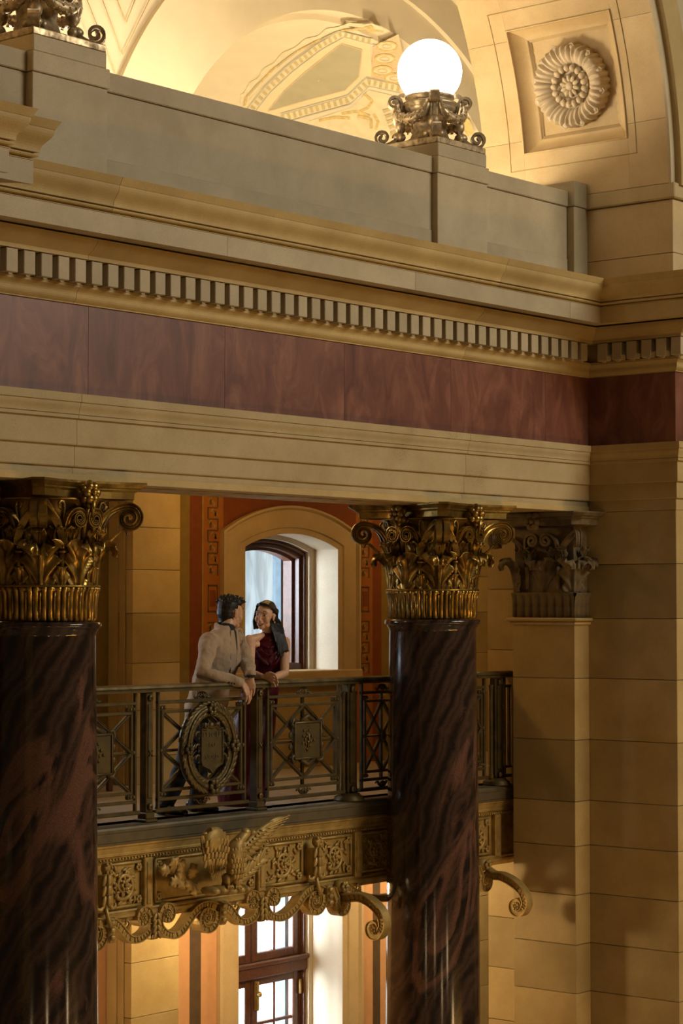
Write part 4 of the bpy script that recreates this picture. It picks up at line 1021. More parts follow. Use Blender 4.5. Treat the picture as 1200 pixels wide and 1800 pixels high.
def panel(xa, xb, kind):
    pn = part('panel', rbox(xa, xb, -.016, .016, .896, .920).merge(rbox(xa, xb, -.016, .016, .198, .222)).merge(rbox(xa, xa + .022, -.014, .014, .13, .985)).merge(rbox(xb - .022, xb, -.014, .014, .13, .985)), 'rail', rl)
    part('base_rail', rbox(xa - .03, xb + .03, -.022, .022, .118, .146, .006), 'rail', pn)
    ia, ib, z0, z1 = xa + .052, xb - .052, .275, .838
    part('inner_frame', rbox(ia, ib, -.013, .013, z1 - .010, z1 + .012).merge(rbox(ia, ib, -.013, .013, z0 - .012, z0 + .010)).merge(rbox(ia - .011, ia + .011, -.013, .013, z0 - .012, z1 + .012)).merge(rbox(ib - .011, ib + .011, -.013, .013, z0 - .012, z1 + .012)), 'rail', pn)
    xm, zm = (xa + xb) / 2, (z0 + z1) / 2
    for p, q in (((ia, z0), (ib, z1)), ((ia, z1), (ib, z0))): bar(p, q, .026, 'lattice_bar', pn, .004)
    for p, q in (((xm, z1), (ia, zm)), ((ia, zm), (xm, z0)), ((xm, z0), (ib, zm)), ((ib, zm), (xm, z1))): bar(p, q, .026, 'lattice_bar', pn, -.004)
    bar((xm, .90), (xm, .21), .022, 'lattice_bar', pn, .010); bar((ia, zm), (ib, zm), .020, 'lattice_bar', pn, .012)
    for cx_ in (ia, ib):
        for cz_, s_ in ((z1 + .03, 1), (z0 - .03, -1)):
            part('corner_clasp', rbox(cx_ - .045, cx_ + .03, -.016, .016, cz_ - .016, cz_ + .016, .006).merge(MB().ball((cx_ - .02, -.016, rz(cz_)), .013, 8, 6)).merge(MB().ball((cx_ + .012, -.016, rz(cz_)), .013, 8, 6)), 'rail', pn)
    for zz_, sx in ((.56, 0),):
        for xx in (xa + .035, xb - .035): part('stud', MB().ball((xx, -.008, rz(zz_)), .016, 8, 6), 'rail', pn)
    crest(xm, .925, 1, pn); crest(xm, .192, -1, pn)
    if kind == 'plaque':
        w, h = .165, .150; cz_ = .565
        pq = part('plaque', rbox(xm - w, xm + w, -.045, -.018, cz_ - h, cz_ + h, .008), 'rail', pn, label='square bronze plaque with raised flower emblem')
        fr_ = MB()
        for a_, b_ in (((-w, -h), (w, -h)), ((w, -h), (w, h)), ((w, h), (-w, h)), ((-w, h), (-w, -h))): fr_.tube([(xm + a_[0] * .93, -.047, rz(cz_ + a_[1] * .93)), (xm + b_[0] * .93, -.047, rz(cz_ + b_[1] * .93))], .010, 6)
        part('plaque_border', fr_, 'rail', pq)
        for sx in (-1, 1):
            for s2 in (-1, 1):
                part('strap_curl', MB().tube([(xm + sx * w * .7, -.03, rz(cz_ + s2 * h)), (xm + sx * w * 1.02, -.04, rz(cz_ + s2 * h * 1.08)), (xm + sx * w * 1.12, -.04, rz(cz_ + s2 * h * .85)), (xm + sx * w * .98, -.045, rz(cz_ + s2 * h * .72))], .016, 8), 'rail', pq)
        for s2 in (-1, 1): part('plaque_crest', MB().tube([(xm - .08, -.035, rz(cz_ + s2 * h)), (xm, -.04, rz(cz_ + s2 * (h + .038))), (xm + .08, -.035, rz(cz_ + s2 * h))], .018, 8), 'rail', pq)
        for sx in (-1, 1):
            for s2 in (-1, 1): part('plaque_ear', MB().ball((xm + sx * (w + .02), -.03, rz(cz_ + s2 * .045)), (.022, .012, .026), 8, 6), 'rail', pq)
        em = MB(); rnd = random.Random(int(xm * 100) + 5)
        em.tube([(xm - .01, -.048, rz(cz_ - .085)), (xm + .01, -.05, rz(cz_)), (xm - .005, -.05, rz(cz_ + .07))], .009, 6)
        for k in range(16):
            t_ = k * 2.4; r_ = .018 + .0042 * k
            em.ball((xm + r_ * math.cos(t_), -.048, rz(cz_ + .012 + r_ * math.sin(t_))), (.013, .008, .013), 6, 5)
        part('emblem', em, 'rail', pq, label='raised flower relief')
    if kind == 'x':
        part('centre_boss', MB().ball((xm, -.018, rz(zm)), (.034, .016, .05), 8, 6), 'rail', pn)
    return pn
def wpx(a, b): return RX(a), RX(b)
g_ = .055
panel(RX(80), RX(240), 'plaque'); panel(RX(276), RX(431), 'wreath'); panel(RX(468), RX(596), 'plaque'); panel(RX(633), RX(708), 'x'); panel(RX(765), RX(851), 'x'); 
xe = (RX(884), X1); part('end_panel', rbox(xe[0], xe[1], -.016, .016, .896, .920).merge(rbox(xe[0], xe[1], -.016, .016, .198, .222)).merge(rbox(xe[0], xe[0] + .02, -.014, .014, .13, .985)).merge(rbox(xe[0], xe[1], -.02, .02, .118, .146)).merge(rbox(xe[0] + .07, xe[0] + .09, -.014, .014, .2, .9)), 'rail', rl)
for a, b in ((XY(880, YR), XW),): pass

# wreathed shield in the middle panel
sx0, sz0 = RX(355), .565
sh = part('shield', MB(), 'rail', rl, label='bronze cartouche shield reading L ETOILE DU NORD') if False else None
def shield_outline(s_=1.0):
    pts = [(-.115, .135), (-.07, .128), (-.045, .150), (0, .138), (.045, .150), (.07, .128), (.115, .135), (.118, -.10)]
    pts += [(.108, -.135), (.07, -.150), (.03, -.168), (0, -.198), (-.03, -.168), (-.07, -.150), (-.108, -.135), (-.118, -.10)]
    return [(a * s_, b * s_) for a, b in pts]
sm = MB(); O = shield_outline(1.0); I = shield_outline(.88)
sm.loft([[(sx0 + a, -.075, rz(sz0 + .01 + b)) for a, b in O], [(sx0 + a, -.112, rz(sz0 + .01 + b)) for a, b in O], [(sx0 + a, -.112, rz(sz0 + .01 + b)) for a, b in shield_outline(.95)], [(sx0 + a, -.102, rz(sz0 + .01 + b)) for a, b in I]], True, True)
shd = part('shield', sm, 'rail', rl, label='bronze shield reading L ETOILE DU NORD')
def text_mesh(txt, size, depth=.003):
    cu = bpy.data.curves.new('t', 'FONT'); cu.body = txt; cu.size = size; cu.align_x = 'CENTER'; cu.align_y = 'CENTER'; cu.extrude = depth; cu.resolution_u = 3
    o = bpy.data.objects.new('t', cu); COL.objects.link(o); bpy.context.view_layer.update()
    me = bpy.data.meshes.new_from_object(o.evaluated_get(bpy.context.evaluated_depsgraph_get())); bpy.data.objects.remove(o); return me
for txt, dz, s_ in (("L'ETOILE", .085, .050), ('DU', .005, .046), ('NORD', -.080, .050)):
    me = text_mesh(txt, s_); me.materials.append(M['slab']); ob('lettering', me, shd, (sx0, -.104, rz(sz0 + .01 + dz)), (PI / 2, 0, 0))
ring = MB(); rx_, rz_ = .245, .285; n_ = 56; pts = [(sx0 + rx_ * math.cos(2 * PI * k / n_), -.060, rz(sz0) + rz_ * math.sin(2 * PI * k / n_)) for k in range(n_)]
rings = []
for k in range(n_):
    c_ = Vector(pts[k]); o_ = Vector((math.cos(2 * PI * k / n_), 0, math.sin(2 * PI * k / n_)))
    rings.append([c_ + o_ * .052 * math.cos(2 * PI * j / 10) + Vector((0, -1, 0)) * .04 * math.sin(2 * PI * j / 10) for j in range(10)])
rings.append(rings[0]); ring.loft(rings, True, False, True)
wre = part('wreath', ring, 'rail', rl, label='oval laurel wreath framing the shield')
lfm = MB().ball((0, 0, 0), (.017, .011, .042), 7, 6).mesh('wreath_leaf', 'rail')
for k in range(40):
    t_ = 2 * PI * k / 40
    for j, (dr, dy) in enumerate(((.036, -.086), (0, -.103), (-.036, -.088))):
        tt = t_ + (j % 2) * PI / 40; tan = Vector((-rx_ * math.sin(tt), 0, rz_ * math.cos(tt)))
        ang = math.atan2(tan.x, tan.z) + (.35 if j == 0 else -.35 if j == 2 else 0)
        ob('wreath_leaf', lfm, wre, (sx0 + (rx_ + dr) * math.cos(tt), dy, rz(sz0) + (rz_ + dr) * math.sin(tt)), (0, ang, 0))
def flower(x, y, z, r, parent, m='rail', nm='flower'):
    mb = MB()
    for k in range(6):
        t_ = k * PI / 3; mb.ball((x + r * .62 * math.cos(t_), y, z + r * .62 * math.sin(t_)), (r * .42, r * .3, r * .42), 8, 6)
    mb.ball((x, y - r * .28, z), r * .30, 8, 6); return part(nm, mb, m, parent)
for t_, s_ in ((0.02, .052), (PI, .045), (-PI / 2 + .08, .060), (PI / 2, .05)): flower(sx0 + rx_ * math.cos(t_), -.115, rz(sz0) + rz_ * math.sin(t_), s_, wre)
scr = MB()
for sx in (-1, 1):
    for z_ in (.09, .0, -.08):
        scr.tube([(sx0 + sx * (.135 + .03 * math.cos(t_)), -.09, rz(sz0 + z_ + .03 * math.sin(t_))) for t_ in [i * .5 for i in range(10)]], [.012 - .0006 * i for i in range(10)], 6)
    scr.tube([(sx0 + sx * .03, -.09, rz(sz0 + .16)), (sx0 + sx * .075, -.1, rz(sz0 + .175)), (sx0 + sx * .07, -.1, rz(sz0 + .145))], .016, 8)
scr.ball((sx0, -.095, rz(sz0 + .165)), (.03, .02, .025), 8, 6)
part('scrollwork', scr, 'rail', shd)

# ------------------------------------------------------------------ balcony front: ledge, frieze, valance
bf = thing('balcony_front', 'gilt bronze balcony front with scroll frieze and volute valance below the railing', 'balcony', (12.0, 11.06, ZF))
YB0 = 11.06
def bxx(px): return XY(px, YB0 - .02) - 12.0
def bl(prof, a, b): return MB().loft([[(a, y_ - YB0, z_ - ZF) for y_, z_ in prof], [(b, y_ - YB0, z_ - ZF) for y_, z_ in prof]])
A0, A1 = 8.3 - 12, XW - 12 - .005
lip = [(11.30, ZF), (11.040, ZF), (11.024, .052), (11.018, .038), (11.018, .020), (11.024, .012), (11.026, -.048), (11.034, -.054), (11.034, -.068), (11.30, -.068)]
part('ledge', bl(lip, A0, A1), 'slab', bf, label='dark bronze ledge under the railing')
cor = [(11.30, -.070), (11.042, -.070), (11.044, -.085), (11.052, -.092), (11.062, -.13), (11.058, -.135), (11.058, -.150), (11.075, -.158), (11.075, -.165), (11.30, -.165)]
part('cornice', bl(cor, A0, A1), 'gold', bf)
egg = MB().ball((0, 0, 0), (.0125, .010, .012), 6, 5).mesh('bead', 'gold')
eggs = MB(); x_ = A0
while x_ < A1:
    eggs.ball((x_, .012, -.176 - ZF), (.0125, .010, .011), 6, 4); x_ += .031
o = part('egg_moulding', eggs, 'gold', bf); o['kind'] = 'stuff'
part('frieze_back', MB().box(A0, A1, .045, .10, -.56 - ZF, -.16 - ZF), 'gold', bf)
bot = [(11.30, -.535), (11.075, -.535), (11.068, -.545), (11.075, -.556), (11.062, -.566), (11.062, -.585), (11.075, -.592), (11.085, -.62), (11.30, -.62)]
part('lower_moulding', bl(bot, A0, A1), 'gold', bf)
stx = [bxx(267), bxx(465), bxx(634), bxx(878)]
for x_ in stx:
    st_ = part('strip', MB().box(x_ - .042, x_ + .042, .0, .06, -.545 - ZF, -.185 - ZF, .006), 'gold', bf)
    part('strip_inset', MB().box(x_ - .022, x_ + .022, -.008, .02, -.515 - ZF, -.215 - ZF, .005), 'gold', st_)
def rinceau(cx, cz, R, s_, parent, seed=0):
    """leafy spiral scroll relief"""
    rnd = random.Random(seed); mb = MB(); pts = [(cx + s_ * a_, 0, cz + b_) for a_, b_ in spiral((0, 0), R, .02, -2.4, 1.55, 36)]
    mb.tube([(p[0], .035, p[2]) for p in pts], [.018 - .009 * i / 36 for i in range(37)], 7)
    for i in range(2, 36, 3):
        p = pts[i]; q = pts[i - 2]; tx, tz = p[0] - q[0], p[2] - q[2]; l = math.hypot(tx, tz) or 1
        for sg in (-1, 1):
            ln = .030 * (1 - i / 60); rot = Matrix.Rotation(math.atan2(tx, tz) + sg * .9, 3, 'Y')
            mb.ball((p[0] - sg * tz / l * .024, .03, p[2] + sg * tx / l * .024), (.012, .010, ln), 6, 5, rot)
    for k in range(6):
        t_ = k * PI / 3; mb.ball((cx + .026 * math.cos(t_), .022, cz + .026 * math.sin(t_)), (.017, .012, .017), 6, 5)
    mb.ball((cx, .012, cz), .013, 6, 5)
    return part('rinceau', mb, 'gold', parent)
def relief_leaves(x0, x1, z0, z1, n, parent, seed):
    rnd = random.Random(seed); mb = MB()
    for k in range(n):
        x_ = x0 + (x1 - x0) * rnd.random(); z_ = z0 + (z1 - z0) * rnd.random(); a_ = rnd.random() * PI
        mb.ball((x_, .036, z_), (.011, .012, .028), 6, 5, Matrix.Rotation(a_, 3, 'Y'))
    o = part('leaf_relief', mb, 'gold', parent); o['kind'] = 'stuff'; return o
zc_ = -.36 - ZF
def fpanel(xa, xb, seed, eagle=False):
    mb = MB()
    for a_, b_ in (((xa, zc_ - .155), (xb, zc_ - .155)), ((xb, zc_ - .155), (xb, zc_ + .15)), ((xb, zc_ + .15), (xa, zc_ + .15)), ((xa, zc_ + .15), (xa, zc_ - .155))): mb.tube([(a_[0], .035, a_[1]), (b_[0], .035, b_[1])], .012, 6)
    pf = part('panel_frame', mb, 'gold', bf)
    for cx_ in (xa + .035, xb - .035):
        for cz_ in (zc_ - .115, zc_ + .11): flower(cx_, .03, cz_, .032, pf, 'gold', 'corner_leaf')
    if not eagle:
        n = max(1, round((xb - xa) / .36)); w = (xb - xa) / n
        for k in range(n): rinceau(xa + w * (k + .5), zc_ - .005, .105, 1 if k % 2 == 0 else -1, pf, seed + k)
        relief_leaves(xa + .05, xb - .05, zc_ - .12, zc_ + .12, int(70 * (xb - xa)), pf, seed)
    return pf
fpanel(bxx(80), bxx(176), 3); fpanel(bxx(196), bxx(261), 1); fpanel(bxx(284), bxx(456), 2, True); fpanel(bxx(472), bxx(540), 4); fpanel(bxx(566), bxx(626), 5); fpanel(bxx(644), bxx(735), 6); fpanel(bxx(745), bxx(868), 9)
# upright leafy brackets
for px_ in (184, 552, 740):
    x_ = bxx(px_); mb = MB()
    br = part('bracket', MB().box(x_ - .04, x_ + .04, -.05, .05, -.49 - ZF, -.27 - ZF, .01), 'gold', bf)
    mb.ball((x_, -.045, -.215 - ZF), (.04, .035, .045), 10, 8)
    for k in range(6): mb.ball((x_ + .03 * math.cos(k * PI / 3), -.07, -.215 - ZF + .032 * math.sin(k * PI / 3)), .014, 6, 5)
    part('bracket_flower', mb, 'gold', br)
    for z_ in (-.30, -.37, -.44):
        for sx in (-1, 0, 1): part('bracket_leaf', MB().ball((x_ + sx * .03, -.06 - (.015 if sx == 0 else 0), z_ - ZF), (.02, .016, .042), 8, 6, Matrix.Rotation(-sx * .35, 3, 'Y')), 'gold', br)
    for sx in (-1, 1): part('bracket_curl', MB().tube([(x_ + sx * .02, -.05, -.46 - ZF), (x_ + sx * .055, -.05, -.50 - ZF), (x_ + sx * .09, -.045, -.49 - ZF), (x_ + sx * .085, -.045, -.465 - ZF)], [.018, .016, .012, .008], 8), 'gold', br)
    part('pendant', MB().tube([(x_, -.04, -.48 - ZF), (x_ + .02, -.045, -.56 - ZF), (x_ + .045, -.05, -.63 - ZF)], [.012, .016, .02], 8), 'gold', br)
# valance of S-scrolls
def vribbon(path, nm, parent, th=.060, w=.075, y=.02, taper=1.0):
    P = [Vector((a, y, b)) for a, b in path]; n_ = len(P)
    th_ = [th * (1 + (taper - 1) * i / (n_ - 1)) for i in range(n_)]
    # front face carries a sunk channel
    rings = []
    for i in range(n_):
        t = (P[min(i + 1, n_ - 1)] - P[max(i - 1, 0)]).normalized(); nn = Vector((-t.z, 0, t.x)); h = th_[i] / 2
        sec = [(-h, w / 2), (h, w / 2), (h, -w / 2), (h * .72, -w / 2), (h * .6, -w * .36), (-h * .6, -w * .36), (-h * .72, -w / 2), (-h, -w / 2)]
        rings.append([P[i] + nn * a + Vector((0, b, 0)) for a, b in sec])
    o = part(nm, MB().loft(rings), 'gold', parent)
    # reeding in the channel
    d = 0; mb = MB(); last = P[0]; acc = 0
    for i in range(1, n_ - 4):
        acc += (P[i] - P[i - 1]).length
        if acc > .026:
            acc = 0; t = (P[i + 1] - P[i - 1]).normalized(); nn = Vector((-t.z, 0, t.x)); h = th_[i] * .28
            mb.tube([P[i] + nn * h + Vector((0, -w * .38, 0)), P[i] - nn * h + Vector((0, -w * .38, 0))], .0075, 5)
    if mb.v: q = part('reeding', mb, 'gold', o); q['kind'] = 'stuff'
    return o
ZT = -.60 - ZF
def disc(x, z, r, parent, y=-.02):
    mb = MB()
    for k in range(8): mb.ball((x + r * .58 * math.cos(k * PI / 4), y, z + r * .58 * math.sin(k * PI / 4)), (r * .26, .012, r * .26), 6, 5)
    mb.ball((x, y - .006, z), r * .3, 8, 6); part('eye_rosette', mb, 'gold', parent)
def vunit(xc0, xd, xc1):
    """from a clasp at xc0 to the drop xd to the next clasp xc1"""
    # falling S right of the clasp, rising into a spiral beside the drop
    s1 = (xd - .115, ZT - .005)
    p = bez((xc0 + .03, ZT + .0), (xc0 + .14, ZT - .04), (xc0 + .16, ZT - .165), (xd - .17, ZT - .150), 12)
    p += bez((xd - .17, ZT - .150), (xd - .07, ZT - .14), (xd - .03, ZT - .07), (xd - .045, s1[1]), 8)[1:]
    p += [(s1[0] + a, s1[1] + b) for a, b in spiral((0, 0), .07, .022, 0, 1.25, 22)[1:]]
    o = vribbon(p, 'scroll', bf, .062, .09, .02, .55); disc(s1[0], s1[1], .034, o)
    part('tendril', MB().tube([(xc0 + .16, .0, ZT - .09), (xc0 + .2, -.01, ZT - .03), (xc0 + .17, -.01, ZT + .0), (xc0 + .15, -.01, ZT - .03)], [.014, .014, .012, .008], 7), 'gold', o)
    s2 = (xd + .125, ZT - .005)
    q = bez((xc1 - .05, ZT - .01), (xc1 - .12, ZT + .03), (xc1 - .24, ZT + .035), (xc1 - .32, ZT - .055), 10)
    q += bez((xc1 - .32, ZT - .055), (xc1 - .40, ZT - .145), (xd + .22, ZT - .19), (xd + .12, ZT - .145), 10)[1:]
    q += bez((xd + .12, ZT - .145), (xd + .05, ZT - .11), (xd + .03, ZT - .06), (xd + .055, s2[1]), 7)[1:]
    q += [(s2[0] + a, s2[1] + b) for a, b in spiral((0, 0), .07, .022, PI, -1.25, 22)[1:]]
    o = vribbon(q, 'scroll', bf, .066, .09, .02, .55); disc(s2[0], s2[1], .034, o)
    s3 = (xc1 - .155, ZT - .075)
    r_ = [(s3[0] + a, s3[1] + b) for a, b in spiral((0, 0), .105, .035, .35, -1.15, 26)]
    o = vribbon(r_, 'scroll', bf, .058, .10, .015, .6); disc(s3[0], s3[1], .042, o)
    # clasp and leaf drop
    cb = part('clasp', MB().box(xc1 - .035, xc1 + .03, -.05, .07, ZT - .14, ZT + .03, .012), 'gold', bf)
    for k in range(3): part('clasp_bead', MB().ball((xc1 - .005, -.055, ZT - .10 + k * .05), (.03, .016, .02), 8, 6), 'gold', cb)
    dr = part('leaf_drop', MB().box(xd - .04, xd + .04, -.02, .06, ZT - .17, ZT + .02, .012), 'gold', bf)
    for k in range(4):
        for sx in (-1, 1): part('drop_leaf', MB().ball((xd + sx * .022, -.03, ZT - .01 - k * .042), (.016, .014, .034), 7, 6, Matrix.Rotation(-sx * .5, 3, 'Y')), 'gold', dr)
cl0, cl1, cl2 = bxx(196), bxx(391), bxx(577)
vunit(cl0 - (cl1 - cl0), bxx(76), cl0); vunit(cl0, bxx(276), cl1); vunit(cl1, bxx(463), cl2)
vunit(cl2 + .2, bxx(745), bxx(835) - .02)
# forward consoles beside the column and the pilaster
def console(xc, pts, spc, R0, nm='console', back=None):
    X_ = xc + 12.0
    P = [onX(a, b, X_) for a, b in pts]; P = [(p.y - YB0, p.z - ZF) for p in P]
    c = onX(spc[0], spc[1], X_); c = (c.y - YB0, c.z - ZF)
    fine = []
    for i in range(len(P) - 1):
        p0 = P[max(0, i - 1)]; p1 = P[i]; p2 = P[i + 1]; p3 = P[min(len(P) - 1, i + 2)]
        for k in range(6):
            t = k / 6; f_ = lambda j: .5 * (2 * p1[j] + (p2[j] - p0[j]) * t + (2 * p0[j] - 5 * p1[j] + 4 * p2[j] - p3[j]) * t * t + (3 * p1[j] - p0[j] - 3 * p2[j] + p3[j]) * t ** 3)
            fine.append((f_(0), f_(1)))
    e = P[-1]; a0 = math.atan2(e[1] - c[1], e[0] - c[0]); r0 = math.hypot(e[0] - c[0], e[1] - c[1])
    # winding direction from the path
    t = (fine[-1][0] - fine[-4][0], fine[-1][1] - fine[-4][1]); cr = (e[0] - c[0]) * t[1] - (e[1] - c[1]) * t[0]
    fine += [(c[0] + a, c[1] + b) for a, b in spiral((0, 0), r0, .02, a0, 1.1 if cr > 0 else -1.1, 24)]
    n_ = len(fine); rings = []
    for i in range(n_):
        p = Vector((0, fine[i][0], fine[i][1])); a = fine[max(0, i - 1)]; b = fine[min(n_ - 1, i + 1)]; t = Vector((0, b[0] - a[0], b[1] - a[1])).normalized(); nn = Vector((0, -t.z, t.y)); h = .036 * (1 - .4 * i / n_); w = .09
        sec = [(-h, w / 2), (h, w / 2), (h, -w / 2), (h * .72, -w / 2), (h * .6, -w * .36), (-h * .6, -w * .36), (-h * .72, -w / 2), (-h, -w / 2)]
        rings.append([Vector((xc, 0, 0)) + p + nn * u_ + Vector((v_, 0, 0)) for u_, v_ in sec])
    o = part(nm, MB().loft(rings), 'gold', bf, label='scroll console curling out towards the stair hall')
    mb = MB()
    for i in range(2, n_ - 26, 2):
        a = fine[i - 1]; b = fine[i + 1]; t = Vector((0, b[0] - a[0], b[1] - a[1])).normalized(); nn = Vector((0, -t.z, t.y)); p = Vector((xc - .035, fine[i][0], fine[i][1]))
        mb.tube([p + nn * .017, p - nn * .017], .0075, 5)
    q = part('reeding', mb, 'gold', o); q['kind'] = 'stuff'
    mb = MB()
    for k in range(7): mb.ball((xc - .04, c[0] + .026 * math.cos(k * 2 * PI / 7), c[1] + .026 * math.sin(k * 2 * PI / 7)), (.012, .014, .014), 6, 5)
    mb.ball((xc - .045, c[0], c[1]), .012, 6, 5); part('eye_rosette', mb, 'gold', o)
console(bxx(600), [(590, 1573), (610, 1578), (635, 1577), (656, 1588), (671, 1606), (676, 1626), (671, 1640)], (660, 1632), .05)
console(bxx(853), [(846, 1524), (866, 1538), (882, 1540), (902, 1550), (919, 1567), (926, 1586), (922, 1600)], (911, 1592), .05)
for px_, x_ in ((600, bxx(600)), (850, bxx(850))):
    c = (x_, ZT - .13); 
    o = vribbon([(x_ - .12, ZT - .0)] + [(c[0] + a, c[1] + b) for a, b in spiral((0, 0), .085, .03, 2.6, 1.2, 24)], 'scroll', bf, .055, .10, 0, .6); disc(c[0], c[1], .036, o, -.04)
    part('boss', MB().ball((x_ - .02, -.02, ZT + .01), (.06, .05, .055), 10, 8), 'gold', bf)
    flower(x_ - .02, -.075, ZT + .01, .045, bf, 'gold', 'boss_flower')
# ------------------------------------------------------------------ eagle
EY = 10.86
eg = thing('eagle', 'gilt bronze eagle with raised wings perched on the balcony front', 'sculpture', onY(397, 1560, EY))
eo = eg.location.copy()
def E(px, py, dy=0.0):
    p = onY(px, py, EY); return Vector((p.x - eo.x, dy, p.z - eo.z))
def feather_mesh(l, w, curl=.0):
    rows = []; n_ = 9
    for i in range(n_):
        v_ = i / (n_ - 1); ww = w * (math.sin(min(1, v_ * 1.15 + .12) * PI)) ** .6 if v_ < .97 else w * .25
        row = []
        for j in range(5):
            u_ = (j / 4 - .5) * 2
            row.append((u_ * ww, -.008 * (1 - u_ * u_) - curl * v_ * v_ * l - (.006 if j == 2 else 0), v_ * l))
        rows.append(row)
    mb = MB(); mb.loft(rows, False, False, True); mb.loft([[(a, b + .012, c) for a, b, c in r_] for r_ in rows], False, False, True); return mb
_fm = {}
def feather(base, tip, w, parent, nm='feather', curl=0.0, yt=0.0):
    d = tip - base; l = d.length; key = (round(l, 2), round(w, 3), curl)
    if key not in _fm: _fm[key] = feather_mesh(key[0], w, curl).mesh('feather', 'gold')
    o = ob(nm, _fm[key], parent, base); q = Vector((0, 0, 1)).rotation_difference(d.normalized())
    # keep the flat of the feather facing the hall
    ang = math.atan2(d.x, d.z); o.rotation_euler = (math.atan2(-d.y, math.hypot(d.x, d.z)) * -1 * 0, ang, 0); return o
# body grown as one surface: tail - belly - chest - neck - head
def lathe_path(path, n=14, sm=True):
    rings = []; P = [Vector(p[:3]) for p in path]
    for i, p in enumerate(path):
        t = (P[min(i + 1, len(P) - 1)] - P[max(0, i - 1)]).normalized(); sx_ = Vector((1, 0, 0)); sx_ = (sx_ - t * sx_.dot(t)).normalized(); sy_ = t.cross(sx_)
        rings.append([P[i] + sx_ * p[3] * math.cos(2 * PI * k / n) + sy_ * p[4] * math.sin(2 * PI * k / n) for k in range(n)])
    return MB().loft(rings, True, True, sm)
def EB(px, py, dy, a, b): v_ = E(px, py, dy); return (v_.x, v_.y, v_.z, a, b)
body = lathe_path([EB(398, 1552, .02, .02, .02), EB(399, 1545, .0, .045, .05), EB(400, 1530, -.03, .068, .075), EB(399, 1512, -.06, .078, .085), EB(398, 1496, -.075, .070, .078), EB(402, 1482, -.08, .048, .052), EB(408, 1472, -.09, .036, .038), EB(413, 1464, -.10, .034, .034), EB(415, 1458, -.10, .022, .022), EB(416, 1455, -.10, .004, .004)])
bd_ = part('body', body, 'gold', eg)
part('head', MB().ball(E(414, 1462, -.10), (.040, .036, .036), 14, 10, Matrix.Rotation(.3, 3, 'Y')), 'gold', bd_)
hp = E(421, 1462, -.11)
part('beak', MB().tube([hp, hp + Vector((.026, -.01, .002)), hp + Vector((.044, -.012, -.010)), hp + Vector((.044, -.012, -.030))], [.020, .016, .010, .003], 8), 'gold', bd_)
for dy in (-.032,): part('eye', MB().ball(E(415, 1462, -.13), .007, 6, 5), 'slab', bd_)
# breast and neck feathers
rnd = random.Random(3); bfm = MB().ball((0, 0, 0), (.016, .009, .024), 7, 6).mesh('body_feather', 'gold')
for i, (py, n_, r_) in enumerate(((1476, 4, .040), (1484, 5, .05), (1493, 6, .066), (1502, 7, .076), (1511, 7, .080), (1520, 7, .077), (1529, 6, .072), (1538, 5, .056))):
    for k in range(n_):
        a_ = -1.2 + 2.4 * (k + .5 * (i % 2)) / n_; c_ = E(400 if py > 1490 else 404, py, -.05 - .0)
        ob('body_feather', bfm, bd_, c_ + Vector((r_ * math.sin(a_), -.035 - r_ * math.cos(a_) * .72, 0)), (.2, 0, a_))
# tail fan
tl = part('tail', MB().ball(E(404, 1548, .0), (.05, .03, .04), 10, 8), 'gold', eg)
for k in range(6): feather(E(400, 1540, -.01), E(386 + k * 11, 1566 - abs(k - 3), -.02), .022, tl, 'tail_feather')
# wings: left one folded high like a shell, right one swept up and back
wl = part('wing', lathe_path([EB(392, 1500, -.03, .03, .03), EB(380, 1480, -.06, .035, .03), EB(368, 1462, -.07, .045, .03), EB(356, 1460, -.07, .035, .025), EB(347, 1470, -.06, .02, .02)], 10), 'gold', eg, label='raised left wing with rounded shoulder')
part('shoulder', MB().ball(E(363, 1474, -.070), (.104, .050, .088), 20, 14, Matrix.Rotation(-.2, 3, 'Y')), 'gold', wl)
for k in range(9):
    a_ = k / 8; bx, by = 343 + 44 * a_, 1474 - 22 * math.sin(a_ * PI * .8 + .3); tx, ty = 360 + 22 * a_, 1544 - 12 * a_
    feather(E(bx, by, 0) + Vector((0, -.07, 0)), E(tx, ty, 0) + Vector((0, -.02, 0)), .026, wl, 'feather', 0.0)
for row in range(4):
    for k in range(7):
        a_ = (k + .5 * (row % 2)) / 7; bx = 343 + 45 * a_; by = 1474 + row * 12 - 5 * math.sin(a_ * PI)
        ob('covert', bfm, wl, E(bx + 3 * (1 - a_), by + 9, -.112 + row * .010 + .03 * abs(a_ - .5)), (.25, .25 * (a_ - .5), 0), (1.15, 1, 1.25))
wr_ = part('wing', lathe_path([EB(404, 1500, -.03, .03, .03), EB(416, 1492, -.05, .032, .028), EB(428, 1480, -.05, .03, .024), EB(446, 1462, -.04, .024, .02), EB(470, 1446, -.03, .014, .012), EB(494, 1436, -.02, .004, .004)], 10), 'gold', eg, label='right wing swept up with long flight feathers')
for k in range(12):
    a_ = k / 11; bx, by = 412 + 56 * a_, 1500 - 52 * a_; tx, ty = 440 + 64 * a_ ** .8, 1512 - 80 * a_ ** .75
    feather(E(bx, by, -.05 + .02 * a_), E(tx, ty, -.03), .024 - .004 * a_, wr_, 'feather')
for k in range(8):
    a_ = k / 7; bx, by = 410 + 36 * a_, 1494 - 34 * a_; feather(E(bx, by, -.075), E(bx + 15, by + 2 - 7 * a_, -.07), .018, wr_, 'covert')
for px_ in (390, 404):
    lg = part('leg', MB().tube([E(px_, 1538, -.05), E(px_ - 1, 1548, -.06), E(px_, 1556, -.06)], [.032, .024, .014], 8), 'gold', eg)
    for k in (-1, 0, 1): part('talon', MB().tube([E(px_, 1556, -.06), E(px_ + k * 4, 1557, -.085), E(px_ + k * 5, 1561, -.09)], [.012, .010, .004], 6), 'gold', lg)
rk = MB()
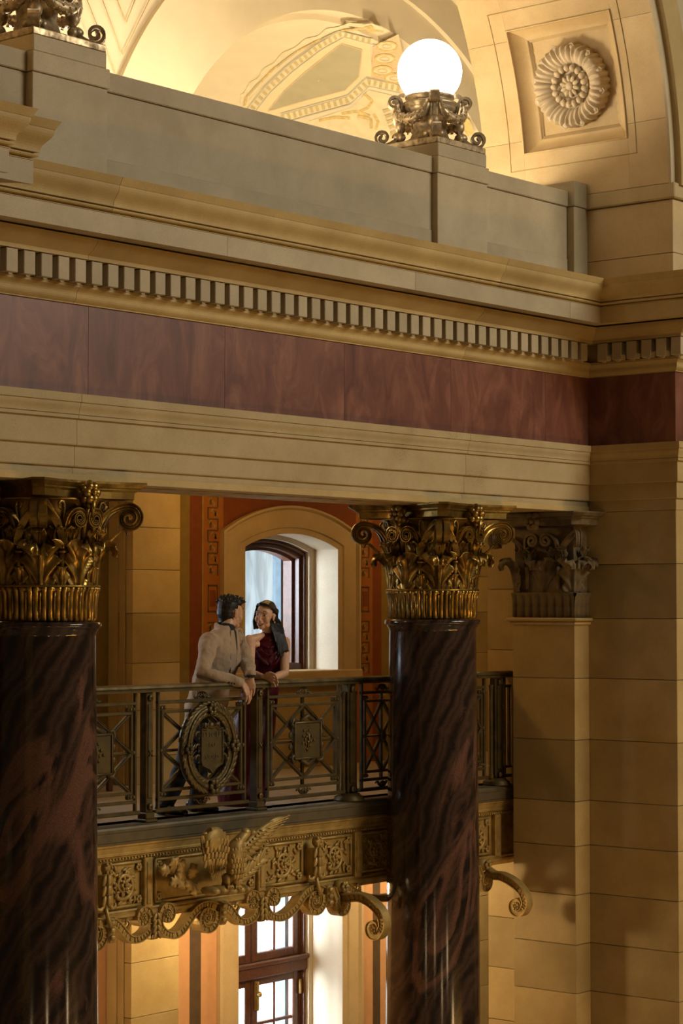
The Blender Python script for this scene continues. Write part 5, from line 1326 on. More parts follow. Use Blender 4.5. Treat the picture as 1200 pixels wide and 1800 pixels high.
for k, (a, b, r_) in enumerate(((370, 1566, .05), (384, 1564, .055), (400, 1565, .055), (414, 1563, .05), (424, 1562, .035))): rk.ball(E(a, b, -.0), (r_, .09, .035), 10, 6)
part('perch', rk, 'gold', eg)
# oak branch left, laurel branch right, both on the frieze behind the eagle
def OB(px, py): p = onY(px, py, 11.0); return Vector((p.x, 11.0, p.z))
ok_ = thing('oak_branch', 'gilt bronze oak branch relief left of the eagle', 'ornament', OB(315, 1560)); oo = ok_.location.copy()
part('branch', MB().tube([OB(345, 1553) - oo, OB(325, 1545) - oo, OB(302, 1535) - oo, OB(284, 1530) - oo], [.014, .013, .011, .006], 7), 'gold', ok_)
def oakleaf(l, w):
    rows = []; n_ = 13
    for i in range(n_):
        v_ = i / (n_ - 1); ww = w * math.sin(v_ * PI) ** .5 * (1 + .35 * math.cos(v_ * 6 * PI)) + .002
        rows.append([(u_ * ww, -.03 * math.sin(v_ * 2.2) * 1 - .015 * (1 - u_ * u_), v_ * l) for u_ in (-1, -.5, 0, .5, 1)])
    mb = MB(); mb.loft(rows, False, False, True); mb.loft([[(a, b + .01, c) for a, b, c in r_] for r_ in rows], False, False, True); return mb.mesh('oak_leaf', 'gold')
okm = oakleaf(.125, .034)
for px_, py_, a_ in ((332, 1546, -.1), (326, 1545, .6), (316, 1541, -.5), (308, 1539, .35), (300, 1535, -.3), (318, 1543, 2.5), (303, 1537, 2.6), (330, 1547, 2.9), (310, 1540, -2.0), (294, 1532, -1.3), (294, 1532, .5), (322, 1544, -1.2)):
    ob('oak_leaf', okm, ok_, OB(px_, py_) - oo + Vector((0, -.02, 0)), (0, a_, 0))
lb = thing('laurel_branch', 'gilt bronze laurel branch relief right of the eagle', 'ornament', OB(438, 1560)); lo_ = lb.location.copy()
part('branch', MB().tube([OB(414, 1553) - lo_, OB(432, 1535) - lo_, OB(452, 1515) - lo_], [.012, .010, .006], 7), 'gold', lb)
llm = feather_mesh(.14, .020).mesh('laurel_leaf', 'gold')
for k in range(8):
    a_ = k / 7; c = OB(416 + 36 * a_, 1550 - 34 * a_) - lo_
    for s_ in (.35, 1.35): ob('laurel_leaf', llm, lb, c + Vector((0, -.02, 0)), (0, s_ + .1 * (k % 2), 0))
# ------------------------------------------------------------------ globe lamps on the parapet
def globe_lamp(x, y, label):
    t = thing('globe_lamp', label, 'lamp', (x, y, 5.252))
    part('plate', MB().box(-.325, .325, -.325, .325, 0, .055, .008), 'lampmetal', t)
    part('stem', MB().lathe([(.30, .055), (.24, .07), (.16, .12), (.13, .2), (.14, .27), (.20, .33), (.215, .36), (.21, .375), (.225, .385), (.225, .405), (.19, .415), (.18, .43), (.20, .445), (.20, .465), (.15, .47), (.0, .47)], 36), 'lampmetal', t)
    for q in range(4):
        d = Vector((math.cos(PI / 4 + q * PI / 2), math.sin(PI / 4 + q * PI / 2), 0)); lat = Vector((-d.y, d.x, 0))
        c1 = (.290, .405); c0 = (.385, .120)
        p = [(c1[0] + a, c1[1] + b) for a, b in spiral((0, 0), .010, .060, .6, 1.45, 24)]      # unwinding upper scroll
        e = p[-1]
        p += bez(e, (e[0] - .03, e[1] - .10), (.20, .26), (.225, .20), 8)[1:]
        p += bez((.225, .20), (.25, .12), (.30, .075), (c0[0], c0[1] - .066), 8)[1:]
        p += [(c0[0] + a, c0[1] + b) for a, b in spiral((0, 0), .066, .012, -PI / 2, 1.5, 26)[1:]]
        lg = part('scroll_leg', ribbon([d * a + Vector((0, 0, b)) for a, b in p], lat, .075, .022), 'lampmetal', t)
        part('leg_leaf', MB().ball(d * .235 + Vector((0, 0, .22)), (.05, .05, .06), 10, 8).ball(d * .255 + Vector((0, 0, .13)), (.055, .055, .04), 10, 8).ball(d * .235 + lat * .05 + Vector((0, 0, .12)), .035, 8, 6).ball(d * .235 - lat * .05 + Vector((0, 0, .12)), .035, 8, 6), 'lampmetal', lg)
        part('leg_strap', ribbon([d * a + Vector((0, 0, b)) for a, b in bez((.205, .47), (.30, .50), (.275, .30), (.255, .24), 12)], lat, .07, .02), 'lampmetal', lg)
        # swag between this leg and the next
        d2 = Vector((math.cos(PI / 4 + (q + 1) * PI / 2), math.sin(PI / 4 + (q + 1) * PI / 2), 0)); mid = (d + d2) * .5
        sw = [tuple(v_) for v_ in bez(d * .27 + lat * .05 + Vector((0, 0, .38)), d * .25 + mid * .12 + Vector((0, 0, .20)), d2 * .25 + mid * .12 + Vector((0, 0, .20)), d2 * .27 - Vector((-d2.y, d2.x, 0)) * .05 + Vector((0, 0, .38)), 16)]
        s_ = part('swag', MB().tube(sw, [.016 + .026 * math.sin(i / 16 * PI) for i in range(17)], 9), 'lampmetal', t)
        rn = random.Random(q); mb = MB()
        for i in range(2, 15):
            for k in range(4):
                a_ = k * PI / 2 + i * .7; mb.ball(Vector(sw[i]) + Vector((mid.x * math.cos(a_), mid.y * math.cos(a_), math.sin(a_))).normalized() * (.014 + .024 * math.sin(i / 16 * PI)), .013, 6, 5)
        o = part('swag_leaves', mb, 'lampmetal', s_); o['kind'] = 'stuff'
    part('globe', MB().ball((0, 0, .47 + .20), .262, 40, 24), 'globe', t, label='glowing white glass globe')
    return t
gl = globe_lamp((13.457 + 14.116) / 2 - .002, 10.655, 'glowing white globe lamp on scrolled bronze foot above right pedestal')
gl2 = copy_tree(gl); gl2.location.x = (9.225 + 9.884) / 2; tag(gl2, 'bronze scrolled lamp foot on left pedestal, globe above the picture edge')
for o in (gl, gl2): o['group'] = 'globe lamps on the parapet'
# ------------------------------------------------------------------ the couple
def skin_mat(name, c):
    m, nt, b = new_mat(name); v, vi = coords(nt)
    n = N(nt, 'ShaderNodeTexNoise'); n.inputs['Scale'].default_value = 40; n.inputs['Detail'].default_value = 4; L(nt, v, vi, n, 0)
    r = ramp(nt, [(.3, tuple(x * .88 for x in c)), (.7, tuple(min(1, x * 1.08) for x in c))]); L(nt, n, 0, r, 0); L(nt, r, 0, b, 'Base Color')
    b.inputs['Roughness'].default_value = .48; b.inputs['Subsurface Weight'].default_value = .08; b.inputs['Subsurface Radius'].default_value = (.012, .005, .003)
    return m
def cloth_mat(name, c, rough=.85, sheen=.3, tint=(1, 1, 1), nz=.12, scale=160, bs=.25):
    m, nt, b = new_mat(name); v, vi = coords(nt)
    n = N(nt, 'ShaderNodeTexNoise'); n.inputs['Scale'].default_value = scale; n.inputs['Detail'].default_value = 3; L(nt, v, vi, n, 0)
    r = ramp(nt, [(.3, tuple(x * (1 - nz) for x in c)), (.7, tuple(min(1, x * (1 + nz)) for x in c))]); L(nt, n, 0, r, 0); L(nt, r, 0, b, 'Base Color')
    b.inputs['Roughness'].default_value = rough; b.inputs['Sheen Weight'].default_value = sheen; b.inputs['Sheen Tint'].default_value = c4(tint); b.inputs['Specular IOR Level'].default_value = .25
    bump(nt, b, n, 0, bs, .002); return m
M['skin_m'] = skin_mat('skin_warm', (.50, .285, .175)); M['skin_w'] = skin_mat('skin_light', (.58, .345, .22))
M['lip'] = plain('lips', (.34, .115, .085), .4); M['brow'] = plain('eyebrow_hair', (.045, .028, .020), .7); M['teeth'] = plain('teeth', (.80, .76, .68), .3); M['eyew'] = plain('eye_white', (.7, .68, .64), .25); M['iris'] = plain('iris', (.025, .015, .01), .2)
M['jacket'] = cloth_mat('beige_wool', (.34, .245, .165), .9, .35, (1, .9, .8), .10, 220)
M['black'] = cloth_mat('black_cloth', (.012, .012, .015), .75, .1); M['trouser'] = cloth_mat('dark_trousers', (.010, .011, .016), .8, .1)
M['velvet'] = cloth_mat('burgundy_velvet', (.050, .002, .007), .42, .35, (.7, .03, .08), .2, 90, .1)
M['shoe'] = plain('black_leather', (.012, .014, .02), .3)
def hair_mat(name, c):
    m, nt, b = new_mat(name); tc = N(nt, 'ShaderNodeTexCoord'); mp = N(nt, 'ShaderNodeMapping'); mp.inputs['Scale'].default_value = (260, 260, 14); L(nt, tc, 3, mp, 0)
    n = N(nt, 'ShaderNodeTexNoise'); n.inputs['Scale'].default_value = 1.0; n.inputs['Detail'].default_value = 3; L(nt, mp, 0, n, 0)
    r = ramp(nt, [(.3, tuple(x * .4 for x in c)), (.7, tuple(x * 1.5 for x in c))]); L(nt, n, 0, r, 0); L(nt, r, 0, b, 'Base Color')
    b.inputs['Roughness'].default_value = .45; b.inputs['Specular IOR Level'].default_value = .35; bump(nt, b, n, 0, .5, .004); return m
M['hair'] = hair_mat('black_hair', (.010, .008, .008))
def cap_rings(P, side, n=14):
    """closed limb: P = [(Vector, ra, rb)], ra along side, rb across; rounded ends"""
    pts = [(Vector(p), a, b) for p, a, b in P]; out = []
    def ring(c, t, a, b):
        s_ = Vector(side) - t * Vector(side).dot(t)
        if s_.length < 1e-4: s_ = t.orthogonal()
        s_.normalize(); q = t.cross(s_)
        return [c + s_ * a * math.cos(2 * PI * k / n) + q * b * math.sin(2 * PI * k / n) for k in range(n)]
    m = len(pts); rings = []
    t0 = (pts[1][0] - pts[0][0]).normalized(); c, a, b = pts[0]; e = min(a, b)
    for u_ in (.98, .8, .45): rings.append(ring(c - t0 * e * u_, t0, a * math.sqrt(max(0, 1 - u_ * u_)), b * math.sqrt(max(0, 1 - u_ * u_))))
    for i in range(m):
        t = (pts[min(m - 1, i + 1)][0] - pts[max(0, i - 1)][0]).normalized(); rings.append(ring(pts[i][0], t, pts[i][1], pts[i][2]))
    t1 = (pts[-1][0] - pts[-2][0]).normalized(); c, a, b = pts[-1]; e = min(a, b)
    for u_ in (.45, .8, .98): rings.append(ring(c + t1 * e * u_, t1, a * math.sqrt(max(0, 1 - u_ * u_)), b * math.sqrt(max(0, 1 - u_ * u_))))
    return rings
class Body:
    def __init__(s): s.mb = MB()
    def limb(s, P, side=(1, 0, 0), n=14):
        P = [(p[0], p[1], p[2] if len(p) > 2 else p[1]) for p in P]
        s.mb.loft(cap_rings(P, side, n), True, True, True); return s
    def ell(s, c, r, rot=None): s.mb.ball(c, r, 16, 10, rot); return s
    def grow(s, name, m, parent, voxel=.006, it=4, fac=.5, fn=None, cut=None, thick=0.0, origin=Vector((0, 0, 0)), label=None):
        me = s.mb.mesh(name + '_raw', None, weld=False); o = bpy.data.objects.new('tmp', me); COL.objects.link(o)
        md = o.modifiers.new('r', 'REMESH'); md.mode = 'VOXEL'; md.voxel_size = voxel; md.use_smooth_shade = True
        sm_ = o.modifiers.new('s', 'SMOOTH'); sm_.factor = fac; sm_.iterations = it
        bpy.context.view_layer.update()
        ev = o.evaluated_get(bpy.context.evaluated_depsgraph_get()); out = bpy.data.meshes.new_from_object(ev); bpy.data.objects.remove(o); bpy.data.meshes.remove(me)
        out.name = name
        if fn or cut:
            b = bmesh.new(); b.from_mesh(out); b.normal_update()
            if fn:
                mv = [(v_, v_.normal * fn(v_.co)) for v_ in b.verts]
                for v_, d in mv: v_.co += d
            if cut:
                bmesh.ops.delete(b, geom=[v_ for v_ in b.verts if cut(v_.co)], context='VERTS')
            b.to_mesh(out); b.free()
        out.transform(Matrix.Translation(-origin))
        out.materials.clear(); out.materials.append(M[m]); out.polygons.foreach_set('use_smooth', [True] * len(out.polygons)); out.update()
        ob_ = ob(name, out, parent, label=label)
        if thick:
            sd = ob_.modifiers.new('cloth', 'SOLIDIFY'); sd.thickness = thick; sd.offset = -1
        return ob_
def P3(px, py, Y): return onY(px, py, Y)
class Frame:
    def __init__(s, o, f, tilt=0.0, nod=0.0):
        f = Vector(f); f.z = 0; f.normalize(); up_ = Vector((0, 0, 1)); l = up_.cross(f)          # l = person's left
        R = Matrix.Rotation(nod, 3, l); f = R @ f; up_ = R @ up_; R = Matrix.Rotation(tilt, 3, f); up_ = R @ up_; l = R @ l
        s.o, s.f, s.l, s.u = Vector(o), f, l, up_
    def p(s, l, f, u): return s.o + s.l * l + s.f * f + s.u * u
    def rot(s): return Matrix(((s.l.x, s.f.x, s.u.x), (s.l.y, s.f.y, s.u.y), (s.l.z, s.f.z, s.u.z)))
def head(B, F, k=1.0, female=False):
    e = lambda l, f, u, r: B.ell(F.p(l * k, f * k, u * k), tuple(x * k for x in r), F.rot())
    e(0, -.014, .030, (.073, .092, .086)); e(0, .024, .010, (.066, .068, .075)); e(0, .030, -.040, (.054 if female else .058, .056, .062))
    e(0, .052, -.085, (.030 if female else .036, .032, .026)); e(.0, .060, -.098, (.018, .020, .015))
    for s_ in (-1, 1):
        e(s_ * .038, .057, -.028, (.026, .026, .026 if not female else .030)); e(s_ * .038, .022, -.070, (.016, .036, .022)); e(s_ * .030, .078, .028, (.026, .012, .009))
        e(s_ * .075, -.004, -.008, (.008, .018, .031)); e(s_ * .080, -.012, .008, (.007, .013, .016)); e(s_ * .011, .097, -.034, (.008, .010, .007))
        e(s_ * .033, .073, .004, (.018, .012, .010))
    B.limb([(F.p(0, .086 * k, .022 * k), .009 * k), (F.p(0, .096 * k, -.010 * k), .0088 * k), (F.p(0, .107 * k, -.030 * k), .0110 * k)], F.l)
    e(0, .080, -.052, (.026, .018, .014))
    B.limb([(F.p(-.022 * k, .078 * k, -.062 * k), .005), (F.p(0, .090 * k, -.060 * k), .008), (F.p(.022 * k, .078 * k, -.062 * k), .005)], F.u)
    B.limb([(F.p(-.018 * k, .076 * k, -.076 * k), .005), (F.p(0, .086 * k, -.079 * k), .009), (F.p(.018 * k, .076 * k, -.076 * k), .005)], F.u)
def face_parts(F, k, parent, org, smile=False):
    fp_ = lambda l, f, u: F.p(l * k, f * k, u * k) - org
    for s_ in (-1, 1):
        q = .75 if smile else 1.0
        ey = part('eye', MB().ball(fp_(s_ * .032, .0780, .006), (.0115, .009, .0058 * q), 10, 8, F.rot()), 'eyew', parent)
        part('iris', MB().ball(fp_(s_ * .032, .0845, .006), (.0055, .0045, .0054 * q), 8, 6, F.rot()), 'iris', ey)
        part('eyelid', MB().tube([fp_(s_ * (.032 - .014), .0795, .0065), fp_(s_ * .030, .0862, .0120), fp_(s_ * (.032 + .016), .0745, .0065)], [.0014, .0024, .0016], 6), 'hair', parent)
        part('eyebrow', MB().tube([fp_(s_ * .014, .0895, .0390), fp_(s_ * .034, .0870, .0425), fp_(s_ * .056, .0690, .0310)], [.0020, .0026, .0012], 6), 'brow', parent)
    if smile:
        part('mouth', MB().tube([fp_(-.029, .0735, -.0560), fp_(-.014, .0865, -.0660), fp_(0, .0900, -.0690), fp_(.014, .0865, -.0660), fp_(.029, .0735, -.0560)], [.002, .0075, .0090, .0075, .002], 8), 'iris', parent)
        part('teeth', MB().tube([fp_(-.024, .0785, -.0590), fp_(-.012, .0900, -.0645), fp_(0, .0935, -.0662), fp_(.012, .0900, -.0645), fp_(.024, .0785, -.0590)], [.0020, .0052, .0058, .0052, .0020], 8), 'teeth', parent)
        part('lip', MB().tube([fp_(-.031, .0745, -.0545), fp_(-.014, .0915, -.0580), fp_(0, .0960, -.0590), fp_(.014, .0915, -.0580), fp_(.031, .0745, -.0545)], [.0014, .0034, .0038, .0034, .0014], 8), 'lip', parent)
        part('lip', MB().tube([fp_(-.030, .0745, -.0560), fp_(-.014, .0885, -.0745), fp_(0, .0925, -.0790), fp_(.014, .0885, -.0745), fp_(.030, .0745, -.0560)], [.0014, .0044, .0052, .0044, .0014], 8), 'lip', parent)
    else:
        part('lip', MB().tube([fp_(-.025, .079, -.066), fp_(0, .0965, -.064), fp_(.025, .079, -.066)], [.002, .005, .002], 8), 'lip', parent)
        part('lip', MB().tube([fp_(-.023, .078, -.069), fp_(0, .0945, -.075), fp_(.023, .078, -.069)], [.002, .006, .002], 8), 'lip', parent)
def hand(B, w, k, across, curl, out, thumb_side, L_=1.0, S=1.0):
    """wrist w, knuckle direction k (unit), across = from little to index (unit), curl = direction fingers bend to; thumb on index side"""
    w, k, across, curl = Vector(w), Vector(k).normalized(), Vector(across).normalized(), Vector(curl).normalized()
    B.limb([(w - k * .02, .025 * S, .021 * S), (w, .026 * S, .020 * S), (w + k * .035 * S, .034 * S, .016 * S), (w + k * .070 * S, .041 * S, .014 * S), (w + k * .086 * S, .040 * S, .011 * S)], across)
    for i, (o_, ln) in enumerate(((-.034, .062), (-.0115, .080), (.0115, .086), (.034, .076))):
        b0 = w + k * (.086 - (.010 if i == 0 else 0)) * S + across * o_ * S
        d1 = (k * .80 + curl * .45 + across * o_ * 3.0).normalized(); d2 = (k * .35 + curl * 1.0 + across * o_ * 1.5).normalized(); d3 = (curl * 1.0 - k * .15).normalized()
        ln *= L_ * S
        p1 = b0 + d1 * ln * .46; p2 = p1 + d2 * ln * .32; p3 = p2 + d3 * ln * .24
        B.limb([(b0 - k * .02, .0090 * S), (b0, .0092 * S), (b0.lerp(p1, .6), .0078 * S), (p1, .0084 * S), (p2, .0074 * S), (p3, .0064 * S)], across, 10)
    tb = w + k * .030 * S + across * .030 * thumb_side * S
    t1 = tb + (k * .7 + across * .65 * thumb_side + curl * .25).normalized() * .040 * S; t2 = t1 + (k * .95 + across * .12 * thumb_side + curl * .35).normalized() * .032 * S; t3 = t2 + (k * .9 + curl * .5).normalized() * .022 * S
    B.limb([(tb - across * .012 * thumb_side, .015 * S), (tb, .014 * S), (t1, .0105 * S), (t2, .0095 * S), (t3, .0075 * S)], curl, 10)
def folds(amp, scale, seed=0.0, stretch=(1, 1, 1)):
    def f(co):
        p = Vector((co.x * scale * stretch[0], co.y * scale * stretch[1], co.z * scale * stretch[2] + seed)); n1 = noise.noise(p); n2 = noise.noise(p * 2.3 + Vector((9, 3, 1)))
        return amp * (n1 * .8 + .4 * n2 - .35 * (1 - abs(n1)) ** 4)
    return f

# ---- man
m_org = Vector((onY(330, 1432, 11.42).x, 11.42, ZF))
man = thing('person', 'man in beige blazer over black shirt leaning on the railing, back of head shown', 'person', m_org)
ft = Vector((.20, -.98, 0)).normalized(); sl = Vector((.98, .20, 0)).normalized()
hc = P3(405, 1077, 11.44); FM = Frame(hc, (.985, -.17, 0), 0.06, .10)
S_R, S_L = P3(367, 1127, 11.34), P3(417, 1120, 11.47)
E_R, W_R = P3(357, 1184, 11.21), P3(423, 1200, 11.045)
E_L, W_L = P3(434, 1166, 11.34), P3(440, 1187, 11.02)
pel, wai, che, uch, nek = P3(362, 1248, 11.50), P3(371, 1205, 11.47), P3(386, 1160, 11.43), P3(392, 1130, 11.42), P3(398, 1106, 11.43)
kR, kL = P3(322, 1345, 11.36), P3(352, 1345, 11.40); aR, aL = P3(290, 1424, 11.36), P3(344, 1422, 11.38); hR, hL = pel - sl * .09 + Vector((0, 0, -.03)), pel + sl * .09 + Vector((0, 0, -.03))
B = Body(); head(B, FM, 1.06)
B.limb([(uch, .06), (nek, .058), (nek.lerp(hc, .45), .056), (FM.p(0, -.01, -.05), .054)], sl)
B.limb([(pel, .15, .10), (wai, .14, .095), (che, .15, .09), (uch, .10, .055)], sl)
B.limb([(S_R, .05), (S_R.lerp(E_R, .5), .045), (E_R, .038), (E_R.lerp(W_R, .35), .040), (W_R, .026)]); B.limb([(S_L, .05), (S_L.lerp(E_L, .5), .045), (E_L, .038), (E_L.lerp(W_L, .4), .040), (W_L, .026)])
B.limb([(nek + Vector((0, 0, -.04)), .035), (S_R, .035)], sl); B.limb([(nek + Vector((0, 0, -.05)), .03), (S_L + Vector((0, 0, -.03)), .03)], sl)
for h_, k_, a_ in ((hR, kR, aR), (hL, kL, aL)):
    B.limb([(h_, .08), (h_.lerp(k_, .5), .068), (k_, .05), (k_.lerp(a_, .35), .05), (a_, .032)])
    B.limb([(a_, .03), (a_ + ft * .06 + Vector((0, 0, -.035)), .03), (a_ + ft * .15 + Vector((0, 0, -.04)), .025)])
dn = Vector((0, 0, -1)); tocam = -Vector((VV.x, VV.y, 0)).normalized(); rt_ = Vector((RR.x, RR.y, 0))
hand(B, W_L + dn * .010, (dn * .96 + tocam * .22 - rt_ * .05), -rt_ * .97 - tocam * .1, (dn * .75 - tocam * .25 - rt_ * .22), None, 1, 1.0, 1.04)
hand(B, W_R + rt_ * .01 + dn * .004, (dn * .72 + rt_ * .45 - tocam * .15), (-dn * .35 + rt_ * .3 - tocam * .8), (dn * .9 - rt_ * .25), None, 1, 1.0, 1.0)
bm = B.grow('body', 'skin_m', man, .0042, 3, .5, origin=m_org)
face_parts(FM, 1.06, man, m_org)
# shirt
B = Body(); B.limb([(wai, .165, .122), (che, .185, .130), (uch, .160, .105), (nek + Vector((0, 0, -.035)), .085, .075)], sl); B.limb([(uch + Vector((0, 0, .02)), .075), (nek + Vector((0, 0, -.01)), .068), (nek + Vector((.004, 0, .004)), .065)], sl)
B.grow('shirt', 'black', man, .008, 3, origin=m_org)
# blazer
B = Body()
B.limb([(pel + Vector((0, 0, -.06)), .205, .155), (pel, .20, .15), (wai, .185, .138), (che, .205, .142), (uch, .185, .115), (nek + Vector((0, 0, -.055)), .12, .085)], sl, 20)
B.limb([(uch + Vector((0, 0, -.005)), .085), (S_R, .078), (S_R.lerp(E_R, .5), .066), (E_R, .060), (E_R.lerp(W_R, .3), .058), (E_R.lerp(W_R, .97), .042)], sl, 16)
B.limb([(uch + Vector((0, 0, -.005)), .085), (S_L, .076), (S_L.lerp(E_L, .5), .064), (E_L, .058), (E_L.lerp(W_L, .4), .055), (E_L.lerp(W_L, .97), .043)], sl, 16)
back = -ft
B.limb([(nek + sl * .085 + ft * .02 + Vector((0, 0, -.02)), .030, .022), (nek + back * .070 + sl * .05 + Vector((0, 0, .018)), .040, .022), (nek + back * .075 - sl * .04 + Vector((0, 0, .020)), .040, .022), (nek - sl * .085 + back * .01 + Vector((0, 0, .0)), .036, .022), (nek - sl * .075 + ft * .05 + Vector((0, 0, -.035)), .028, .022)], (0, 0, 1), 10)
axis0 = che
def vcut(co):
    d = co - nek; f_ = d.dot(ft); s_ = d.dot(sl); t_ = (nek.z + .05 - co.z)
    if co.z > nek.z - .03 and math.hypot(f_ * 1.0, s_) < .066: return True
    if f_ < .02 or t_ < 0: return False
    # follow the lean of the torso
    c_ = co.z; q = max(0, min(1, (nek.z - c_) / max(1e-3, nek.z - wai.z))); mid = nek.lerp(wai, q); s2 = (co - mid).dot(sl)
    wv = .050 - .040 * min(1, q / .82)
    return abs(s2 - .005) < wv and .035 < (co - mid).dot(ft) < .20 and q < .74
wr1 = folds(.010, 9, 3, (1, 1, 1.3)); wr2 = folds(.005, 22, 7, (1, 1, .7))
bz = B.grow('blazer', 'jacket', man, .0065, 4, fn=lambda co: wr1(co) + wr2(co), cut=vcut, thick=.012, origin=m_org)
# lapels, buttons, cuffs
for s_, q1 in ((-1, .80), (1, .80)):
    pts_ = []
    for i in range(9):
        q = .02 + q1 * i / 8; mid = nek.lerp(wai, q); wv = (.050 - .038 * min(1, q / .82)); dep = .075 + .085 * math.sin(min(1, q * 1.5) * PI / 2)
        pts_.append(mid + sl * (s_ * (wv + .024 * math.sin(min(1, q * 1.25) * PI)) + .005) + ft * (dep + (.004 if s_ < 0 else -.022)) - m_org)
    part('lapel', ribbon(pts_, sl + ft * .25 * -s_, [.05 * math.sin(PI * (i + 1.2) / 10.5) + .012 for i in range(9)], .007, .05), 'jacket', bz)
for i in range(3):
    p = E_R.lerp(W_R, .70 + .07 * i) - m_org + tocam * .050 + Vector((0, 0, -.018)); part('cuff_button', MB().ball(p, (.007, .007, .007), 8, 6), 'black', bz)
part('watch', MB().tube([W_L - m_org + (rt_ * math.cos(t_) + tocam * math.sin(t_)) * .033 + Vector((0, 0, -.006)) for t_ in [i * PI / 8 for i in range(17)]], .010, 8), 'black', man)
# trousers and shoes
B = Body()
for h_, k_, a_ in ((hR, kR, aR), (hL, kL, aL)): B.limb([(h_, .105, .11), (h_.lerp(k_, .5), .088), (k_, .070), (k_.lerp(a_, .5), .064), (a_ + Vector((0, 0, .02)), .056)])
B.limb([(pel + Vector((0, 0, .05)), .165, .12), (pel + Vector((0, 0, -.08)), .17, .125)], sl)
B.grow('trousers', 'trouser', man, .009, 4, fn=folds(.006, 12, 2), origin=m_org)
for a_ in (aR, aL):
    B = Body(); z0 = Vector((a_.x, a_.y, ZF)) 
    B.limb([(z0 - ft * .05 + Vector((0, 0, .045)), .036, .045), (z0 + ft * .03 + Vector((0, 0, .045)), .042, .045), (z0 + ft * .10 + Vector((0, 0, .032)), .046, .032), (z0 + ft * .17 + Vector((0, 0, .026)), .040, .025)], sl)
    B.grow('shoe', 'shoe', man, .008, 3, origin=m_org)
# hair: short sides, swept tousled top
k_ = 1.06
B = Body(); e = lambda l, f, u, r: B.ell(FM.p(l * k_, f * k_, u * k_), tuple(x * k_ for x in r), FM.rot())
e(0, -.026, .042, (.0765, .0865, .081)); e(0, -.040, .000, (.0735, .070, .072)); e(0, -.056, -.042, (.052, .036, .040)); e(0, -.058, -.068, (.042, .028, .030))
e(0, .0, .078, (.070, .084, .052)); e(0, .026, .086, (.056, .046, .034))
rnd = random.Random(11)
for i in range(260):
    l_, f_ = rnd.uniform(-.066, .066), rnd.uniform(-.095, .062)
    u_ = .050 + .064 * math.sqrt(max(0, 1 - (l_ / .076) ** 2)) * math.sqrt(max(.05, 1 - ((f_ + .008) / .118) ** 2))
    d = Vector((l_ * 5 + rnd.uniform(-.35, .35), .35 + rnd.uniform(-.5, .6), rnd.uniform(.25, .75)))
    d = (FM.l * d.x + FM.f * d.y + FM.u * d.z).normalized(); p = FM.p(l_ * k_, f_ * k_, u_ * k_); ln = rnd.uniform(.016, .034)
    B.limb([(p - d * .012, .0075), (p + d * ln * .5, .0055), (p + d * ln, .002)], FM.u, 6)
def mcut(co):
    d = (co - FM.o) / k_; l_, f_, u_ = d.dot(FM.l), d.dot(FM.f), d.dot(FM.u)
    if u_ < .040 + .25 * max(0, f_ - .02) and f_ > .018: return True               # keep temples and face clear
    if u_ < -.092 + .02 * abs(l_) / .05: return True
    return abs(l_) > .060 and u_ < .018 and f_ > -.030    # around the ears
B.grow('hair', 'hair', man, .0040, 1, .3, cut=mcut, origin=m_org, label='short black tousled hair')

# ---- woman
w_org = Vector((onY(425, 1420, 11.5).x, 11.5, ZF))
wom = thing('person', 'smiling woman with long dark hair in burgundy velvet dress leaning on the railing', 'person', w_org)
ft = Vector((-.60, -.80, 0)).normalized(); sl = Vector((.80, -.60, 0)).normalized()
hc = P3(466, 1082, 11.40); FW = Frame(hc, (-.95, -.31, 0), -.12, .05)
S_R, S_L = P3(438, 1126, 11.46), P3(500, 1129, 11.38)
E_R, W_R = P3(440, 1184, 11.30), P3(462, 1190, 11.13); E_L, W_L = P3(500, 1184, 11.23), P3(476, 1193, 11.11)
pel, wai, che, uch, nek = P3(452, 1245, 11.52), P3(462, 1200, 11.48), P3(470, 1160, 11.43), P3(471, 1130, 11.42), P3(471, 1112, 11.42)
B = Body(); head(B, FW, .96, True)
B.limb([(uch, .048), (nek, .046), (nek.lerp(hc, .5), .044), (FW.p(0, -.01, -.05), .045)], sl)
B.limb([(pel, .14, .10), (wai, .11, .085), (che, .135, .09), (uch, .12, .068)], sl)
B.limb([(S_L, .047), (S_L.lerp(E_L, .25), .045), (S_L.lerp(E_L, .5), .039), (E_L, .034), (E_L.lerp(W_L, .4), .033), (W_L, .0225)], sl); B.limb([(S_R, .047), (S_R.lerp(E_R, .25), .045), (S_R.lerp(E_R, .5), .039), (E_R, .034), (E_R.lerp(W_R, .4), .033), (W_R, .0225)], sl)
for S_ in (S_L, S_R): B.limb([(nek + Vector((0, 0, -.02)), .032), (nek.lerp(S_, .5) + Vector((0, 0, -.004)), .030), (S_ + Vector((0, 0, .002)), .040)], ft)
for S_ in (S_L, S_R): B.limb([(uch + Vector((0, 0, -.03)), .03), (S_ + Vector((0, 0, -.02)), .03)], ft)
kR, kL = P3(418, 1345, 11.50), P3(446, 1345, 11.48); aR, aL = P3(406, 1412, 11.50), P3(440, 1410, 11.48)
for h_, k_, a_ in ((pel - sl * .08, kR, aR), (pel + sl * .08, kL, aL)): B.limb([(h_, .08), (k_, .05), (a_, .03)])
hand(B, W_R + rt_ * .004, (rt_ * .80 + dn * .10 + tocam * .45), (Vector((0, 0, 1)) * .85 + tocam * .3), (tocam * .2 + dn * .75 + rt_ * .35), None, 1, .85, .94)
hand(B, W_L, (-rt_ * .70 + dn * .55 + tocam * .35), (Vector((0, 0, 1)) * .25 + rt_ * .3 - tocam * .8), (dn * .95 + rt_ * .1), None, 1, .9, .94)
B.grow('body', 'skin_w', wom, .0042, 3, .5, origin=w_org)
face_parts(FW, .96, wom, w_org, True)
